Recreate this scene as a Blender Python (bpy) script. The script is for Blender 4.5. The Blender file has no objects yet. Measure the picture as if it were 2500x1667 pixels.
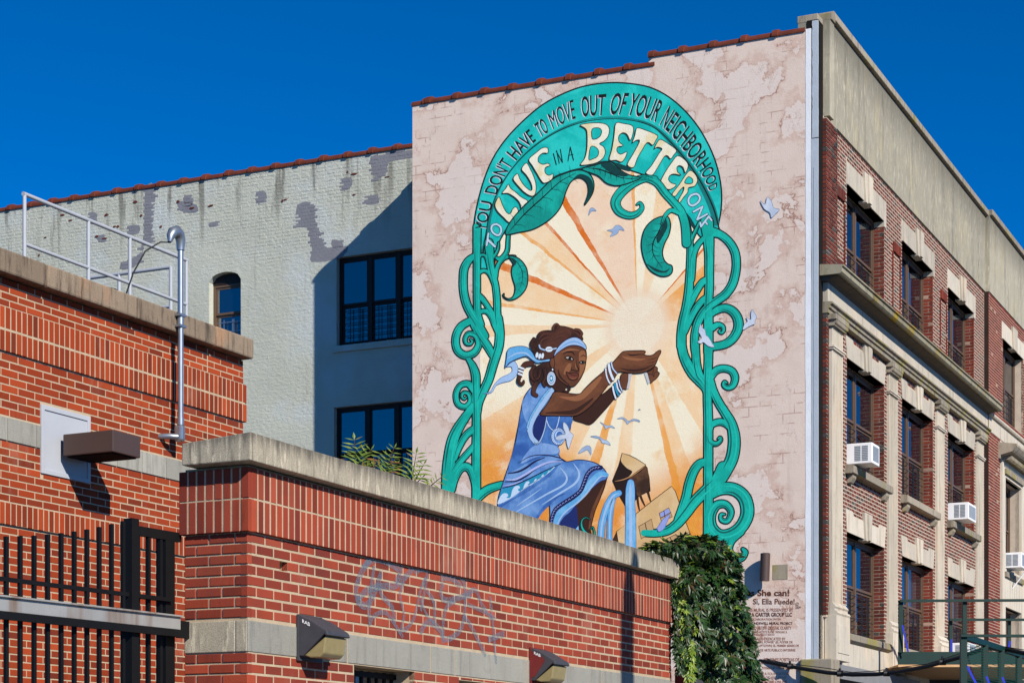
import bpy, math, random
from mathutils import Vector, Matrix, noise
random.seed(7)
S = bpy.context.scene
COL = S.collection

# ------------------------------------------------------------------ camera
H = 1.6                                   # eye height
F = 4813.0; CX = 1250.0; HY = 1925.0      # focal length, centre and horizon of a 2500 px wide view
cam = bpy.data.cameras.new('camera')
cam.sensor_width = 36.0
cam.lens = 36.0 * F / 2500.0
cam.shift_y = (HY - 833.5) / 2500.0       # level camera with a rising front: verticals stay vertical
cam.clip_start = 0.1; cam.clip_end = 6000
camo = bpy.data.objects.new('camera', cam)
COL.objects.link(camo)
camo.location = (0, 0, H)
camo.rotation_euler = (math.radians(90), 0, 0)
S.camera = camo

# ------------------------------------------------------------------ light
SUN = Vector((0.554 * 0.848, -0.832 * 0.848, 0.530)).normalized()   # towards the sun
EL = math.asin(SUN.z)
AZ = math.atan2(SUN.x, SUN.y)
W = bpy.data.worlds.new('World'); S.world = W; W.use_nodes = True
wn = W.node_tree; wn.nodes.clear()
wo = wn.nodes.new('ShaderNodeOutputWorld'); wb = wn.nodes.new('ShaderNodeBackground')
sky = wn.nodes.new('ShaderNodeTexSky'); sky.sky_type = 'NISHITA'
sky.sun_disc = False; sky.sun_elevation = EL; sky.sun_rotation = AZ
sky.altitude = 7000; sky.air_density = 1.0; sky.dust_density = 0.0; sky.ozone_density = 6.0
hs = wn.nodes.new('ShaderNodeHueSaturation'); hs.inputs['Saturation'].default_value = 1.40; hs.inputs['Value'].default_value = 1.10
wn.links.new(sky.outputs[0], hs.inputs['Color'])
wn.links.new(hs.outputs[0], wb.inputs[0]); wb.inputs[1].default_value = 0.12
wn.links.new(wb.outputs[0], wo.inputs[0])
sl = bpy.data.lights.new('sun', 'SUN'); sl.energy = 5.0; sl.angle = math.radians(0.5)
sl.color = (1.0, 0.95, 0.87)
so = bpy.data.objects.new('sun', sl); COL.objects.link(so)
so.rotation_euler = SUN.to_track_quat('Z', 'Y').to_euler()
so.location = SUN * 60
S.view_settings.view_transform = 'Standard'; S.view_settings.look = 'None'
S.view_settings.exposure = 0.35; S.view_settings.gamma = 1.0
S.view_settings.use_curve_mapping = False

# ------------------------------------------------------------------ helpers
class Fr:
    """An upright wall frame: s runs along the wall, n out of it, z above eye height."""
    def __init__(self, px, Y, vp, kind):
        a = math.atan((vp - CX) / F)
        self.o = ((px - CX) / F * Y, Y)
        R = (math.sin(a), math.cos(a)); NR = (math.cos(a), -math.sin(a))
        if kind == 'R': self.d = R; self.n = NR
        else: self.d = (-R[1], R[0]); self.n = (-R[0], -R[1])
        self.ang = math.atan2(self.d[1], self.d[0])
    def P(self, s, n, z):
        return Vector((self.o[0] + s * self.d[0] + n * self.n[0],
                       self.o[1] + s * self.d[1] + n * self.n[1], z + H))
    def st(self, px, py, n=0.0):
        u = (px - CX) / F
        ox = self.o[0] + n * self.n[0]; oy = self.o[1] + n * self.n[1]
        t = (u * oy - ox) / (self.d[0] - u * self.d[1]); Y = oy + t * self.d[1]
        return t, (HY - py) / F * Y
FW = Fr(1997, 33.0, 3510, 'R')       # street front of the apartment building
MW = Fr(1997, 33.0, 3510, 'L')       # its painted side wall
LW = Fr(604.5, 12.78, 3510, 'R')     # low brick wall
LL = Fr(604.5, 12.78, 3510, 'L')     # end of the low wall
RB = Fr(594, 21.3, 3620, 'R')        # red brick building
GT = Fr(450, 13.0, 4140, 'R')        # gate
_J = (-0.98063, 38.07035)
GW = Fr(CX + F * _J[0] / _J[1], _J[1], 3510, 'L')   # grey painted wall, set back 2 m
def proj(v):
    return CX + F * v[0] / v[1], HY - F * (v[2] - H) / v[1]

ORG = {}
def link(o, parent=None, org=None):
    COL.objects.link(o)
    org = Vector(org if org is not None else (0, 0, 0))
    ORG[o.name] = org
    if parent is not None:
        o.parent = parent; o.location = org - ORG[parent.name]
    else:
        o.location = org
    return o
def tag(o, label=None, cat=None, group=None, kind=None):
    if label: o['label'] = label
    if cat: o['category'] = cat
    if group: o['group'] = group
    if kind: o['kind'] = kind
    return o
def thing(name, label, cat, org, group=None):
    return tag(link(bpy.data.objects.new(name, None), None, org), label, cat, group)

class MB:
    """Collects faces in world space and links them as one mesh object."""
    def __init__(self): self.v = []; self.f = []; self.m = []; self.sm = []
    def face(self, pts, m=0, sm=False):
        b = len(self.v); self.v += [tuple(p) for p in pts]
        self.f.append(tuple(range(b, b + len(pts)))); self.m.append(m); self.sm.append(sm)
    def mesh(self, vs, fs, m=0, sm=False):
        b = len(self.v); self.v += [tuple(p) for p in vs]
        for f in fs:
            self.f.append(tuple(b + i for i in f)); self.m.append(m); self.sm.append(sm)
    def box(self, fr, s0, s1, n0, n1, z0, z1, m=0):
        c = [fr.P(s, n, z) for z in (z0, z1) for n in (n0, n1) for s in (s0, s1)]
        self.hexa(c, m)
    def hexa(self, c, m=0):
        # corner order: index = 4*z + 2*n + s
        self.mesh(c, [(0, 1, 5, 4), (2, 6, 7, 3), (0, 4, 6, 2), (1, 3, 7, 5), (0, 2, 3, 1), (4, 5, 7, 6)], m)
    def abox(self, x0, x1, y0, y1, z0, z1, m=0):
        self.hexa([Vector((x, y, z)) for z in (z0, z1) for y in (y0, y1) for x in (x0, x1)], m)
    def prism(self, fr, prof, s0, s1, m=0):
        """profile [(n,z)] swept along s"""
        k = len(prof)
        vs = [fr.P(s0, n, z) for n, z in prof] + [fr.P(s1, n, z) for n, z in prof]
        fs = [(i, (i + 1) % k, k + (i + 1) % k, k + i) for i in range(k)]
        fs += [tuple(range(k - 1, -1, -1)), tuple(range(k, 2 * k))]
        self.mesh(vs, fs, m)
    def plate(self, fr, pts, n0, n1, m=0):
        """outline [(s,z)] given thickness n0..n1"""
        k = len(pts)
        vs = [fr.P(s, n0, z) for s, z in pts] + [fr.P(s, n1, z) for s, z in pts]
        fs = [(i, (i + 1) % k, k + (i + 1) % k, k + i) for i in range(k)]
        fs += [tuple(range(k - 1, -1, -1)), tuple(range(k, 2 * k))]
        self.mesh(vs, fs, m)
    def tube(self, pts, r, seg=10, m=0, cap=True):
        pts = [Vector(p) for p in pts]; n = len(pts)
        rs = r if isinstance(r, (list, tuple)) else [r] * n
        vs = []; fs = []; prev = None
        for i, p in enumerate(pts):
            t = (pts[min(i + 1, n - 1)] - pts[max(i - 1, 0)]).normalized()
            ref = prev if prev is not None else (Vector((0, 0, 1)) if abs(t.z) < 0.9 else Vector((1, 0, 0)))
            a = (ref - t * ref.dot(t)).normalized(); b = t.cross(a); prev = a
            for k in range(seg):
                q = 2 * math.pi * k / seg
                vs.append(p + (a * math.cos(q) + b * math.sin(q)) * rs[i])
        for i in range(n - 1):
            for k in range(seg):
                fs.append((i * seg + k, i * seg + (k + 1) % seg, (i + 1) * seg + (k + 1) % seg, (i + 1) * seg + k))
        self.mesh(vs, fs, m, True)
        if cap:
            self.face(vs[:seg][::-1], m); self.face(vs[-seg:], m)
    def build(self, name, mats, parent=None, bevel=0.0, org=None, fix=True, kind=None):
        if not isinstance(mats, (list, tuple)): mats = [mats]
        if org is None:
            k = max(1, len(self.v))
            org = Vector((sum(v[0] for v in self.v) / k, sum(v[1] for v in self.v) / k, min(v[2] for v in self.v)))
        org = Vector(org)
        me = bpy.data.meshes.new(name)
        me.from_pydata([(v[0] - org.x, v[1] - org.y, v[2] - org.z) for v in self.v], [], self.f)
        for x in mats: me.materials.append(x)
        me.polygons.foreach_set('material_index', self.m)
        me.polygons.foreach_set('use_smooth', self.sm)
        me.update()
        if fix:
            import bmesh
            bm = bmesh.new(); bm.from_mesh(me)
            bmesh.ops.recalc_face_normals(bm, faces=bm.faces); bm.to_mesh(me); bm.free()
        o = bpy.data.objects.new(name, me)
        link(o, parent, org)
        if bevel:
            b = o.modifiers.new('bevel', 'BEVEL'); b.width = bevel; b.segments = 2; b.limit_method = 'ANGLE'
        if kind: o['kind'] = kind
        return o

# ------------------------------------------------------------------ materials
def srgb(r, g, b):
    def c(x):
        x /= 255.0
        return x / 12.92 if x <= 0.04045 else ((x + 0.055) / 1.055) ** 2.4
    return (c(r), c(g), c(b), 1.0)
class NT:
    def __init__(self, name):
        self.mat = bpy.data.materials.new(name); self.mat.use_nodes = True
        self.t = self.mat.node_tree; self.t.nodes.clear()
        self.out = self.n('ShaderNodeOutputMaterial'); self.b = self.n('ShaderNodeBsdfPrincipled')
        self.l(self.b.outputs[0], self.out.inputs[0])
        self.pos = self.n('ShaderNodeNewGeometry')
    def n(self, t, **k):
        x = self.t.nodes.new(t)
        for a, b in k.items(): setattr(x, a, b)
        return x
    def l(self, a, b): self.t.links.new(a, b)
    def val(self, x, sock):
        if isinstance(x, (int, float, tuple)): sock.default_value = x
        else: self.l(x, sock)
    def math(self, op, a, b=0.0, c=0.0, clamp=False):
        x = self.n('ShaderNodeMath', operation=op, use_clamp=clamp)
        self.val(a, x.inputs[0]); self.val(b, x.inputs[1]); self.val(c, x.inputs[2]); return x.outputs[0]
    def mix(self, f, a, b, mode='MIX'):
        x = self.n('ShaderNodeMix', data_type='RGBA', blend_type=mode)
        self.val(f, x.inputs[0]); self.val(a, x.inputs[6]); self.val(b, x.inputs[7]); return x.outputs[2]
    def ramp(self, f, lo, hi):
        x = self.n('ShaderNodeMapRange', interpolation_type='SMOOTHSTEP')
        self.val(f, x.inputs[0]); x.inputs[1].default_value = lo; x.inputs[2].default_value = hi; return x.outputs[0]
    def noise(self, scale, detail=4.0, rough=0.55, vec=None, sc3=None, dist=0.0):
        v = vec if vec is not None else self.pos.outputs['Position']
        if sc3:
            m = self.n('ShaderNodeMapping'); self.l(v, m.inputs[0]); m.inputs['Scale'].default_value = sc3; v = m.outputs[0]
        x = self.n('ShaderNodeTexNoise'); self.l(v, x.inputs['Vector'])
        x.inputs['Scale'].default_value = scale; x.inputs['Detail'].default_value = detail
        x.inputs['Roughness'].default_value = rough; x.inputs['Distortion'].default_value = dist
        return x.outputs['Fac']
    def wall(self, ang):
        """wall coordinates: x along the wall, y height"""
        m = self.n('ShaderNodeMapping'); self.l(self.pos.outputs['Position'], m.inputs[0])
        m.inputs['Rotation'].default_value = (0, 0, -ang)
        s = self.n('ShaderNodeSeparateXYZ'); self.l(m.outputs[0], s.inputs[0])
        c = self.n('ShaderNodeCombineXYZ'); self.l(s.outputs[0], c.inputs[0]); self.l(s.outputs[2], c.inputs[1])
        return c.outputs[0], s.outputs[0], s.outputs[2]
    def rnd(self):
        oi = self.n('ShaderNodeObjectInfo')
        return self.math('FRACT', self.math('ADD', oi.outputs['Random'], self.pos.outputs['Random Per Island']))
    def bump(self, h, strength=0.3, dist=0.01):
        x = self.n('ShaderNodeBump'); x.inputs['Strength'].default_value = strength; x.inputs['Distance'].default_value = dist
        self.l(h, x.inputs['Height']); self.l(x.outputs[0], self.b.inputs['Normal'])
    def set(self, color=None, rough=0.85, spec=0.3, metal=0.0):
        if color is not None: self.val(color, self.b.inputs['Base Color'])
        self.val(rough, self.b.inputs['Roughness']); self.b.inputs['Specular IOR Level'].default_value = spec
        self.b.inputs['Metallic'].default_value = metal
        return self.mat
def mul(c, k): return (c[0] * k, c[1] * k, c[2] * k, 1.0)

def plain(name, c, rough=0.6, spec=0.4, metal=0.0, var=0.25, scale=6.0, bump=0.0, bscale=40.0, streak=None, sc=9.0):
    m = NT(name)
    col = m.mix(m.noise(scale, 5.0), mul(c, 1.0 - var), mul(c, 1.0 + var))
    if streak:
        f = m.ramp(m.noise(sc, 4.0, 0.6, sc3=(1, 1, 0.08)), 0.5, 0.72)
        col = m.mix(f, col, streak)
    if bump: m.bump(m.noise(bscale, 6.0), bump, 0.01)
    return m.set(col, rough, spec, metal)

def brickmat(name, cols, dark=None, pdark=0.0, grime=0.25):
    m = NT(name); r = m.rnd()
    cr = m.n('ShaderNodeValToRGB'); m.l(r, cr.inputs[0]); e = cr.color_ramp.elements
    n = len(cols)
    e[0].position = 0.0; e[0].color = cols[0]; e[1].position = 1.0; e[1].color = cols[-1]
    for i in range(1, n - 1):
        q = e.new(i / (n - 1)); q.color = cols[i]
    col = cr.outputs[0]
    if dark:
        f = m.math('GREATER_THAN', m.math('FRACT', m.math('MULTIPLY', r, 7.31)), 1.0 - pdark)
        col = m.mix(f, col, dark)
    col = m.mix(m.math('MULTIPLY', m.ramp(m.noise(3.0, 6.0), 0.45, 0.75), grime), col, (0.05, 0.03, 0.025, 1))
    col = m.mix(m.math('MULTIPLY', m.ramp(m.noise(1.6, 7.0, 0.7, sc3=(1, 1, 0.45)), 0.56, 0.74), 0.28), col, (0.36, 0.24, 0.18, 1))
    col = m.mix(m.math('MULTIPLY', m.ramp(m.noise(2.4, 6.0, 0.7, sc3=(1, 1, 0.3)), 0.55, 0.72), 0.4), col, mul(cols[0], 0.42))
    r2 = m.math('FRACT', m.math('MULTIPLY', r, 13.7))
    col = m.mix(1.0, col, m.math('ADD', m.math('MULTIPLY', r2, 0.4), 0.8), 'MULTIPLY')
    fine = m.noise(140.0, 4.0)
    col = m.mix(0.35, col, m.mix(fine, (0.35, 0.35, 0.35, 1), (1.25, 1.25, 1.25, 1)), 'MULTIPLY')
    m.bump(m.noise(90.0, 6.0), 0.35, 0.004)
    return m.set(col, 0.88, 0.2)

def stone(name, c, dark, warm=None, topdark=None, streaks=0.5, scale=14.0, speck=0.5):
    """cast stone / limestone with grime, run-off streaks and grain"""
    m = NT(name)
    col = m.mix(m.noise(2.2, 6.0, 0.6), mul(c, 0.8), mul(c, 1.15))
    oi = m.n('ShaderNodeObjectInfo'); rr_ = m.math('ADD', m.math('MULTIPLY', oi.outputs['Random'], 0.34), 0.83)
    col = m.mix(1.0, col, rr_, 'MULTIPLY')
    if warm: col = m.mix(m.ramp(m.noise(1.7, 5.0, 0.6, sc3=(1, 1, 0.5)), 0.52, 0.7), col, warm)
    st = m.ramp(m.noise(scale, 5.0, 0.65, sc3=(1, 1, 0.1)), 0.48, 0.72)
    col = m.mix(m.math('MULTIPLY', st, streaks), col, dark)
    blot = m.ramp(m.noise(6.0, 7.0, 0.7), 0.55, 0.75)
    col = m.mix(m.math('MULTIPLY', blot, streaks * 0.7), col, dark)
    if topdark:      # grime that has settled along the upper edge and run down unevenly
        sp = m.n('ShaderNodeSeparateXYZ'); m.l(m.pos.outputs['Position'], sp.inputs[0])
        hgt = m.math('ADD', sp.outputs[2], m.math('MULTIPLY', m.math('SUBTRACT', m.noise(20.0, 5.0, 0.7, sc3=(1, 1, 0.12)), 0.5), 0.28))
        col = m.mix(m.math('MULTIPLY', m.ramp(hgt, topdark[0], topdark[1]), 0.85), col, mul(dark, 1.15))
        drip = m.ramp(m.noise(26.0, 4.0, 0.6, sc3=(1, 1, 0.16)), 0.54, 0.66)
        col = m.mix(m.math('MULTIPLY', drip, m.math('SUBTRACT', 1.0, m.ramp(hgt, topdark[0] - 0.02, topdark[1]))), col, mul(c, 1.35))
    g = m.noise(190.0, 3.0, 0.7)
    col = m.mix(speck, col, m.mix(m.ramp(g, 0.3, 0.7), (0.45, 0.45, 0.45, 1), (1.3, 1.3, 1.3, 1)), 'MULTIPLY')
    m.bump(m.noise(120.0, 6.0), 0.4, 0.004)
    return m.set(col, 0.9, 0.2)

mt = {}
mt['brick_orange'] = brickmat('orange red brick', [srgb(132, 50, 22), srgb(147, 55, 23), srgb(155, 63, 29), srgb(138, 51, 22), srgb(114, 44, 24)], grime=0.1)
mt['brick_wine'] = brickmat('wine red brick', [srgb(120, 50, 36), srgb(141, 58, 40), srgb(150, 69, 49), srgb(128, 52, 38), srgb(158, 67, 43), srgb(112, 46, 36)], grime=0.25)
mt['brick_old'] = brickmat('old dark red brick', [srgb(88, 42, 32), srgb(102, 47, 35), srgb(114, 54, 40), srgb(96, 43, 32), srgb(80, 38, 30)], srgb(70, 64, 60), 0.13, 0.3)
mt['brick_new'] = brickmat('clean red brick', [srgb(100, 42, 30), srgb(114, 48, 33), srgb(124, 54, 37), srgb(106, 44, 31)], srgb(160, 130, 112), 0.03, 0.15)
mt['mortar_light'] = plain('cream mortar', srgb(174, 155, 128), 0.95, 0.1, var=0.28, scale=9, bump=0.4, bscale=120)
mt['mortar_grey'] = plain('weathered mortar', srgb(196, 180, 160), 0.95, 0.1, var=0.3, scale=5, bump=0.4, bscale=120)
mt['mortar_old'] = plain('old pale mortar', srgb(182, 166, 148), 0.95, 0.1, var=0.3, scale=5, bump=0.3, bscale=90)
mt['mortar_dark'] = plain('dark mortar', srgb(52, 40, 36), 0.95, 0.1, var=0.3, scale=5)
mt['limestone'] = stone('limestone band', srgb(152, 149, 138), srgb(106, 102, 92), None, None, 0.55)
mt['coping_grey'] = stone('sooty coping stone', srgb(172, 161, 140), srgb(76, 72, 65), None, (H + 2.17, H + 2.31), 0.6, 22.0, 0.75)
mt['coping_tan'] = stone('tan coping stone', srgb(134, 117, 98), srgb(58, 51, 45), srgb(162, 126, 96), None, 0.85, 16.0, 0.75)
mt['trim'] = stone('cream trim stone', srgb(190, 180, 163), srgb(104, 93, 78), srgb(198, 182, 160), None, 0.4, 7.0, 0.3)
mt['trim_dirty'] = stone('soiled trim stone', srgb(150, 140, 123), srgb(70, 64, 56), srgb(140, 130, 60), None, 0.6, 10.0, 0.35)
mt['soffit_shade'] = stone('shade tinted soffit', srgb(84, 76, 66), srgb(40, 36, 32), None, None, 0.6, 8.0, 0.3)  # shade beneath the cornice painted into the stone colour
mt['moss_stone'] = stone('mossy ledge', srgb(142, 135, 114), srgb(74, 66, 50), srgb(150, 128, 40), None, 0.6, 8.0, 0.4)
mt['stucco'] = stone('streaked stucco parapet', srgb(160, 153, 134), srgb(92, 88, 78), srgb(168, 156, 128), (H + 12.2, H + 13.3), 0.5, 3.2, 0.35)
mt['terracotta'] = plain('terracotta tile', srgb(100, 47, 30), 0.7, 0.25, var=0.6, scale=5, bump=0.2)
mt['bronze'] = plain('bronze window frame', srgb(92, 72, 56), 0.5, 0.4, var=0.2)
mt['frame_dark'] = plain('dark window frame', srgb(40, 30, 26), 0.6, 0.3, var=0.2)
mt['bar'] = plain('black window guard', srgb(24, 24, 26), 0.55, 0.4)
mt['black_steel'] = plain('black painted steel', srgb(14, 14, 14), 0.6, 0.2, var=0.4, scale=12)
mt['galv'] = plain('galvanised steel', srgb(150, 156, 162), 0.38, 0.5, 0.75, var=0.18, scale=14)
mt['channel'] = plain('worn steel channel', srgb(158, 156, 150), 0.5, 0.4, 0.35, var=0.22, scale=5, streak=srgb(120, 92, 70), sc=4)
mt['rail'] = plain('pale grey railing paint', srgb(160, 163, 168), 0.45, 0.4, var=0.1)
mt['fixture'] = plain('brown painted fixture', srgb(70, 54, 48), 0.55, 0.4, var=0.08)
mt['fixture_black'] = plain('weathered black fixture', srgb(58, 58, 63), 0.6, 0.4, var=0.35, scale=14)
mt['fixture_red'] = plain('red oxide paint', srgb(104, 34, 32), 0.7, 0.3, var=0.3, scale=14)
mt['white_panel'] = plain('white painted panel', srgb(166, 168, 172), 0.6, 0.4, var=0.08, scale=4)
mt['white_plastic'] = plain('white air conditioner casing', srgb(228, 228, 228), 0.45, 0.4, var=0.06)
mt['vent'] = plain('grey louvres', srgb(120, 128, 135), 0.5, 0.4, var=0.2)
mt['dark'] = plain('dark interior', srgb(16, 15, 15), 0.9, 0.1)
mt['black_rubber'] = plain('black cable', srgb(14, 14, 15), 0.5, 0.4)
mt['green_paint'] = plain('dark green paint', srgb(8, 42, 36), 0.6, 0.3, var=0.3, scale=6)
mt['plywood'] = plain('plywood edge', srgb(190, 150, 108), 0.8, 0.2, var=0.2, scale=8)
mt['blue_tape'] = plain('blue webbing', srgb(24, 40, 170), 0.5, 0.3, var=0.1)
mt['white_paint'] = plain('white painted plaster', srgb(222, 223, 224), 0.8, 0.2, var=0.12, scale=4, bump=0.3, bscale=30)
mt['grey_paint'] = plain('grey blue painted plaster', srgb(170, 178, 186), 0.8, 0.2, var=0.12, scale=5, bump=0.3, bscale=30)
mt['fascia'] = plain('grey cement fascia', srgb(122, 122, 122), 0.85, 0.2, var=0.2, scale=3, bump=0.3, bscale=30)
mt['crack'] = plain('open joint', srgb(30, 27, 25), 0.95, 0.1)
mt['asphalt'] = plain('asphalt', (0.05, 0.05, 0.052, 1), 0.9, 0.2, var=0.3, scale=3, bump=0.4)
mt['concrete'] = plain('concrete paving', (0.3, 0.29, 0.27, 1), 0.9, 0.2, var=0.2, scale=2, bump=0.3)
mt['bark'] = plain('brown stem', srgb(70, 52, 38), 0.9, 0.2, var=0.3)
mt['wood_pole'] = plain('weathered pole wood', srgb(96, 80, 64), 0.9, 0.2, var=0.3, streak=srgb(50, 40, 34))
mt['curtain'] = plain('white curtain', srgb(210, 212, 216), 0.9, 0.1, var=0.15, scale=3)
mt['roofing'] = plain('roofing felt', (0.12, 0.12, 0.12, 1), 0.95, 0.1)

def leafmat(name, a, b, c, trans=0.25):
    m = NT(name); r = m.rnd()
    col = m.mix(r, a, b); col = m.mix(m.ramp(m.math('FRACT', m.math('MULTIPLY', r, 5.7)), 0.86, 0.92), col, c)
    m.set(col, 0.42, 0.5)
    tr = m.n('ShaderNodeBsdfTranslucent'); m.l(col, tr.inputs[0])
    mx = m.n('ShaderNodeMixShader'); mx.inputs[0].default_value = trans
    m.l(m.b.outputs[0], mx.inputs[1]); m.l(tr.outputs[0], mx.inputs[2]); m.l(mx.outputs[0], m.out.inputs[0])
    return m.mat
mt['ivy'] = leafmat('creeper leaves', srgb(20, 46, 18), srgb(48, 80, 28), srgb(74, 62, 32), 0.15)
mt['ivy_light'] = leafmat('young creeper leaves', srgb(88, 120, 36), srgb(140, 160, 50), srgb(150, 150, 50))
mt['fern'] = leafmat('sapling leaves', srgb(96, 124, 48), srgb(138, 152, 66), srgb(156, 110, 60), 0.3)

def glassmat(name, c, mixf=0.0):
    m = NT(name)
    m.set(c, 0.03, 0.5); m.b.inputs['IOR'].default_value = 3.4
    m.bump(m.noise(1.3, 2.0), 0.05, 0.02)
    tr = m.n('ShaderNodeBsdfTransparent'); tr.inputs[0].default_value = (0.75, 0.8, 0.85, 1)
    mx = m.n('ShaderNodeMixShader'); mx.inputs[0].default_value = mixf
    m.l(m.b.outputs[0], mx.inputs[1]); m.l(tr.outputs[0], mx.inputs[2]); m.l(mx.outputs[0], m.out.inputs[0])
    return m.mat
mt['glass'] = glassmat('window glass', srgb(14, 22, 32), 0.22)
mt['lens'] = plain('yellowed lens', srgb(138, 124, 84), 0.3, 0.5, var=0.2, scale=20)
# ------------------------------------------------------------------ ground
b = MB(); b.face([(-900, -300, -0.02), (900, -300, -0.02), (900, 1500, -0.02), (-900, 1500, -0.02)])
tag(b.build('ground', mt['asphalt'], fix=False), kind='structure')
b = MB(); b.mesh([LW.P(-30, 0.0, -H), LW.P(60, 0.0, -H), LW.P(60, 3.2, -H), LW.P(-30, 3.2, -H),
                  LW.P(-30, 0.0, -H + 0.12), LW.P(60, 0.0, -H + 0.12), LW.P(60, 3.2, -H + 0.12), LW.P(-30, 3.2, -H + 0.12)],
                 [(4, 5, 6, 7), (0, 1, 5, 4), (1, 2, 6, 5), (2, 3, 7, 6), (3, 0, 4, 7)])
tag(b.build('pavement', mt['concrete']), kind='structure')

# ------------------------------------------------------------------ brickwork
_bm = {}
def brick_mesh(L, D, Hh, mat):
    k = (round(L, 3), round(D, 3), round(Hh, 3), mat)
    if k not in _bm:
        c = 0.004
        x, z = L / 2, Hh / 2
        vs = [(-x, -D, -z), (x, -D, -z), (x, -D, z), (-x, -D, z),
              (-x, -c, -z), (x, -c, -z), (x, -c, z), (-x, -c, z),
              (-x + c, 0, -z + c), (x - c, 0, -z + c), (x - c, 0, z - c), (-x + c, 0, z - c)]
        fs = [(8, 9, 10, 11)]
        for i in range(4):
            j = (i + 1) % 4
            fs += [(4 + i, 4 + j, 8 + j, 8 + i), (i, j, 4 + j, 4 + i)]
        me = bpy.data.meshes.new('brick'); me.from_pydata(vs, [], fs); me.materials.append(mt[mat]); me.update()
        _bm[k] = me
    return _bm[k]
def emit_bricks(parent, fr, bricks, mat, D=0.05, cap=300, jit=0.0015, name='brick', stuff='brickwork', one=None, prof=None):
    """bricks: (s0,s1,z0,z1,n). The largest in view become single bricks, the rest one joined part."""
    rate = []
    for i, q in enumerate(bricks):
        c = fr.P((q[0] + q[1]) / 2, q[4], (q[2] + q[3]) / 2)
        px, py = proj(c)
        seen = -30 < px < 2530 and -30 < py < 1700 and (one is None or one(px, py))
        area = (q[1] - q[0]) * (q[3] - q[2]) / (c[1] ** 2) if seen else -1
        rate.append((-area, i))
    rate.sort()
    solo = set(i for a, i in rate[:cap] if a < 0)
    ang = math.atan2(-fr.n[1], -fr.n[0]) + math.pi / 2     # local +Y looks out along n
    jb = MB()
    flip = 1 if (Vector((math.cos(ang), math.sin(ang))).dot(Vector(fr.d)) > 0) else -1
    for i, q in enumerate(bricks):
        L = q[1] - q[0]; Hh = q[3] - q[2]
        dn = random.uniform(-jit, jit)
        c = fr.P((q[0] + q[1]) / 2, q[4] + dn, (q[2] + q[3]) / 2)
        mm = q[5] if len(q) > 5 else mat
        if i in solo:
            o = bpy.data.objects.new(name, brick_mesh(L, D, Hh, mm))
            link(o, parent, c)
            o.rotation_euler = (0, 0, math.atan2(fr.n[1], fr.n[0]) - math.pi / 2)
        else:
            s0, s1, z0, z1, n = q[:5]; n += dn; e = 0.004
            vs = [fr.P(s, n - D, z) for s, z in ((s0, z0), (s1, z0), (s1, z1), (s0, z1))]
            vs += [fr.P(s, n - e, z) for s, z in ((s0, z0), (s1, z0), (s1, z1), (s0, z1))]
            vs += [fr.P(s, n, z) for s, z in ((s0 + e, z0 + e), (s1 - e, z0 + e), (s1 - e, z1 - e), (s0 + e, z1 - e))]
            fs = [(8, 9, 10, 11)]
            for a in range(4):
                d = (a + 1) % 4
                fs += [(4 + a, 4 + d, 8 + d, 8 + a), (a, d, 4 + d, 4 + a)]
            jb.mesh(vs, fs, 0 if mm == mat else 1)
    if jb.v:
        ms = [mt[mat]]
        ms.append(mt[next((q[5] for q in bricks if len(q) > 5 and q[5] != mat), mat)])
        jb.build(stuff, ms, parent, kind='stuff')
def cut(bricks, holes):
    out = []
    for q in bricks:
        parts = [q]
        for h in holes:
            nx = []
            for p in parts:
                if p[1] <= h[0] or p[0] >= h[1] or p[3] <= h[2] or p[2] >= h[3]: nx.append(p); continue
                if p[0] < h[0] - 0.02: nx.append((p[0], h[0]) + tuple(p[2:]))
                if p[1] > h[1] + 0.02: nx.append((h[1], p[1]) + tuple(p[2:]))
                if p[3] > h[3] + 0.02 and p[0] >= h[0] - 0.02 and p[1] <= h[1] + 0.02: nx.append((p[0], p[1], h[3] + 0.004) + tuple(p[3:]))
                elif p[2] < h[2] - 0.02 and p[0] >= h[0] - 0.02 and p[1] <= h[1] + 0.02: nx.append((p[0], p[1], p[2], h[2] - 0.004) + tuple(p[4:]))
            parts = nx
        out += parts
    return [q for q in out if q[1] - q[0] > 0.015 and q[3] - q[2] > 0.015]
def running(s0, s1, z0, z1, n, L, pitch, joint=0.01, off=(0.0, 0.5), top=True):
    k = max(1, round((z1 - z0) / pitch)); p = (z1 - z0) / k
    out = []
    for r in range(k):
        zt = z1 - r * p; a = s0 - off[r % 2] * L
        while a < s1:
            x0, x1 = max(a, s0), min(a + L, s1)
            if x1 - x0 > 0.03: out.append((x0 + (joint / 2 if x0 > s0 else 0.0), x1 - (joint / 2 if x1 < s1 else 0.0), zt - p + joint, zt, n))
            a += L
    return out
def soldiers(s0, s1, z0, z1, n, w, joint=0.01):
    k = max(1, round((s1 - s0) / w)); w = (s1 - s0) / k
    return [(s0 + i * w + (joint / 2 if i else 0), s0 + (i + 1) * w - (joint / 2 if i < k - 1 else 0), z0 + joint, z1, n) for i in range(k)]
def flemish(s0, s1, z0, z1, n, pitch, L=0.205, hd=0.1, joint=0.014):
    k = max(1, round((z1 - z0) / pitch)); p = (z1 - z0) / k; out = []
    for r in range(k):
        zt = z1 - r * p; a = s0 - (0.0 if r % 2 else L * 0.75); j = 0
        while a < s1:
            w = L if j % 2 == 0 else hd; j += 1
            x0, x1 = max(a, s0), min(a + w, s1)
            if x1 - x0 > 0.025: out.append((x0 + joint / 2, x1 - joint / 2, zt - p + joint, zt, n))
            a += w
    return out
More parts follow.
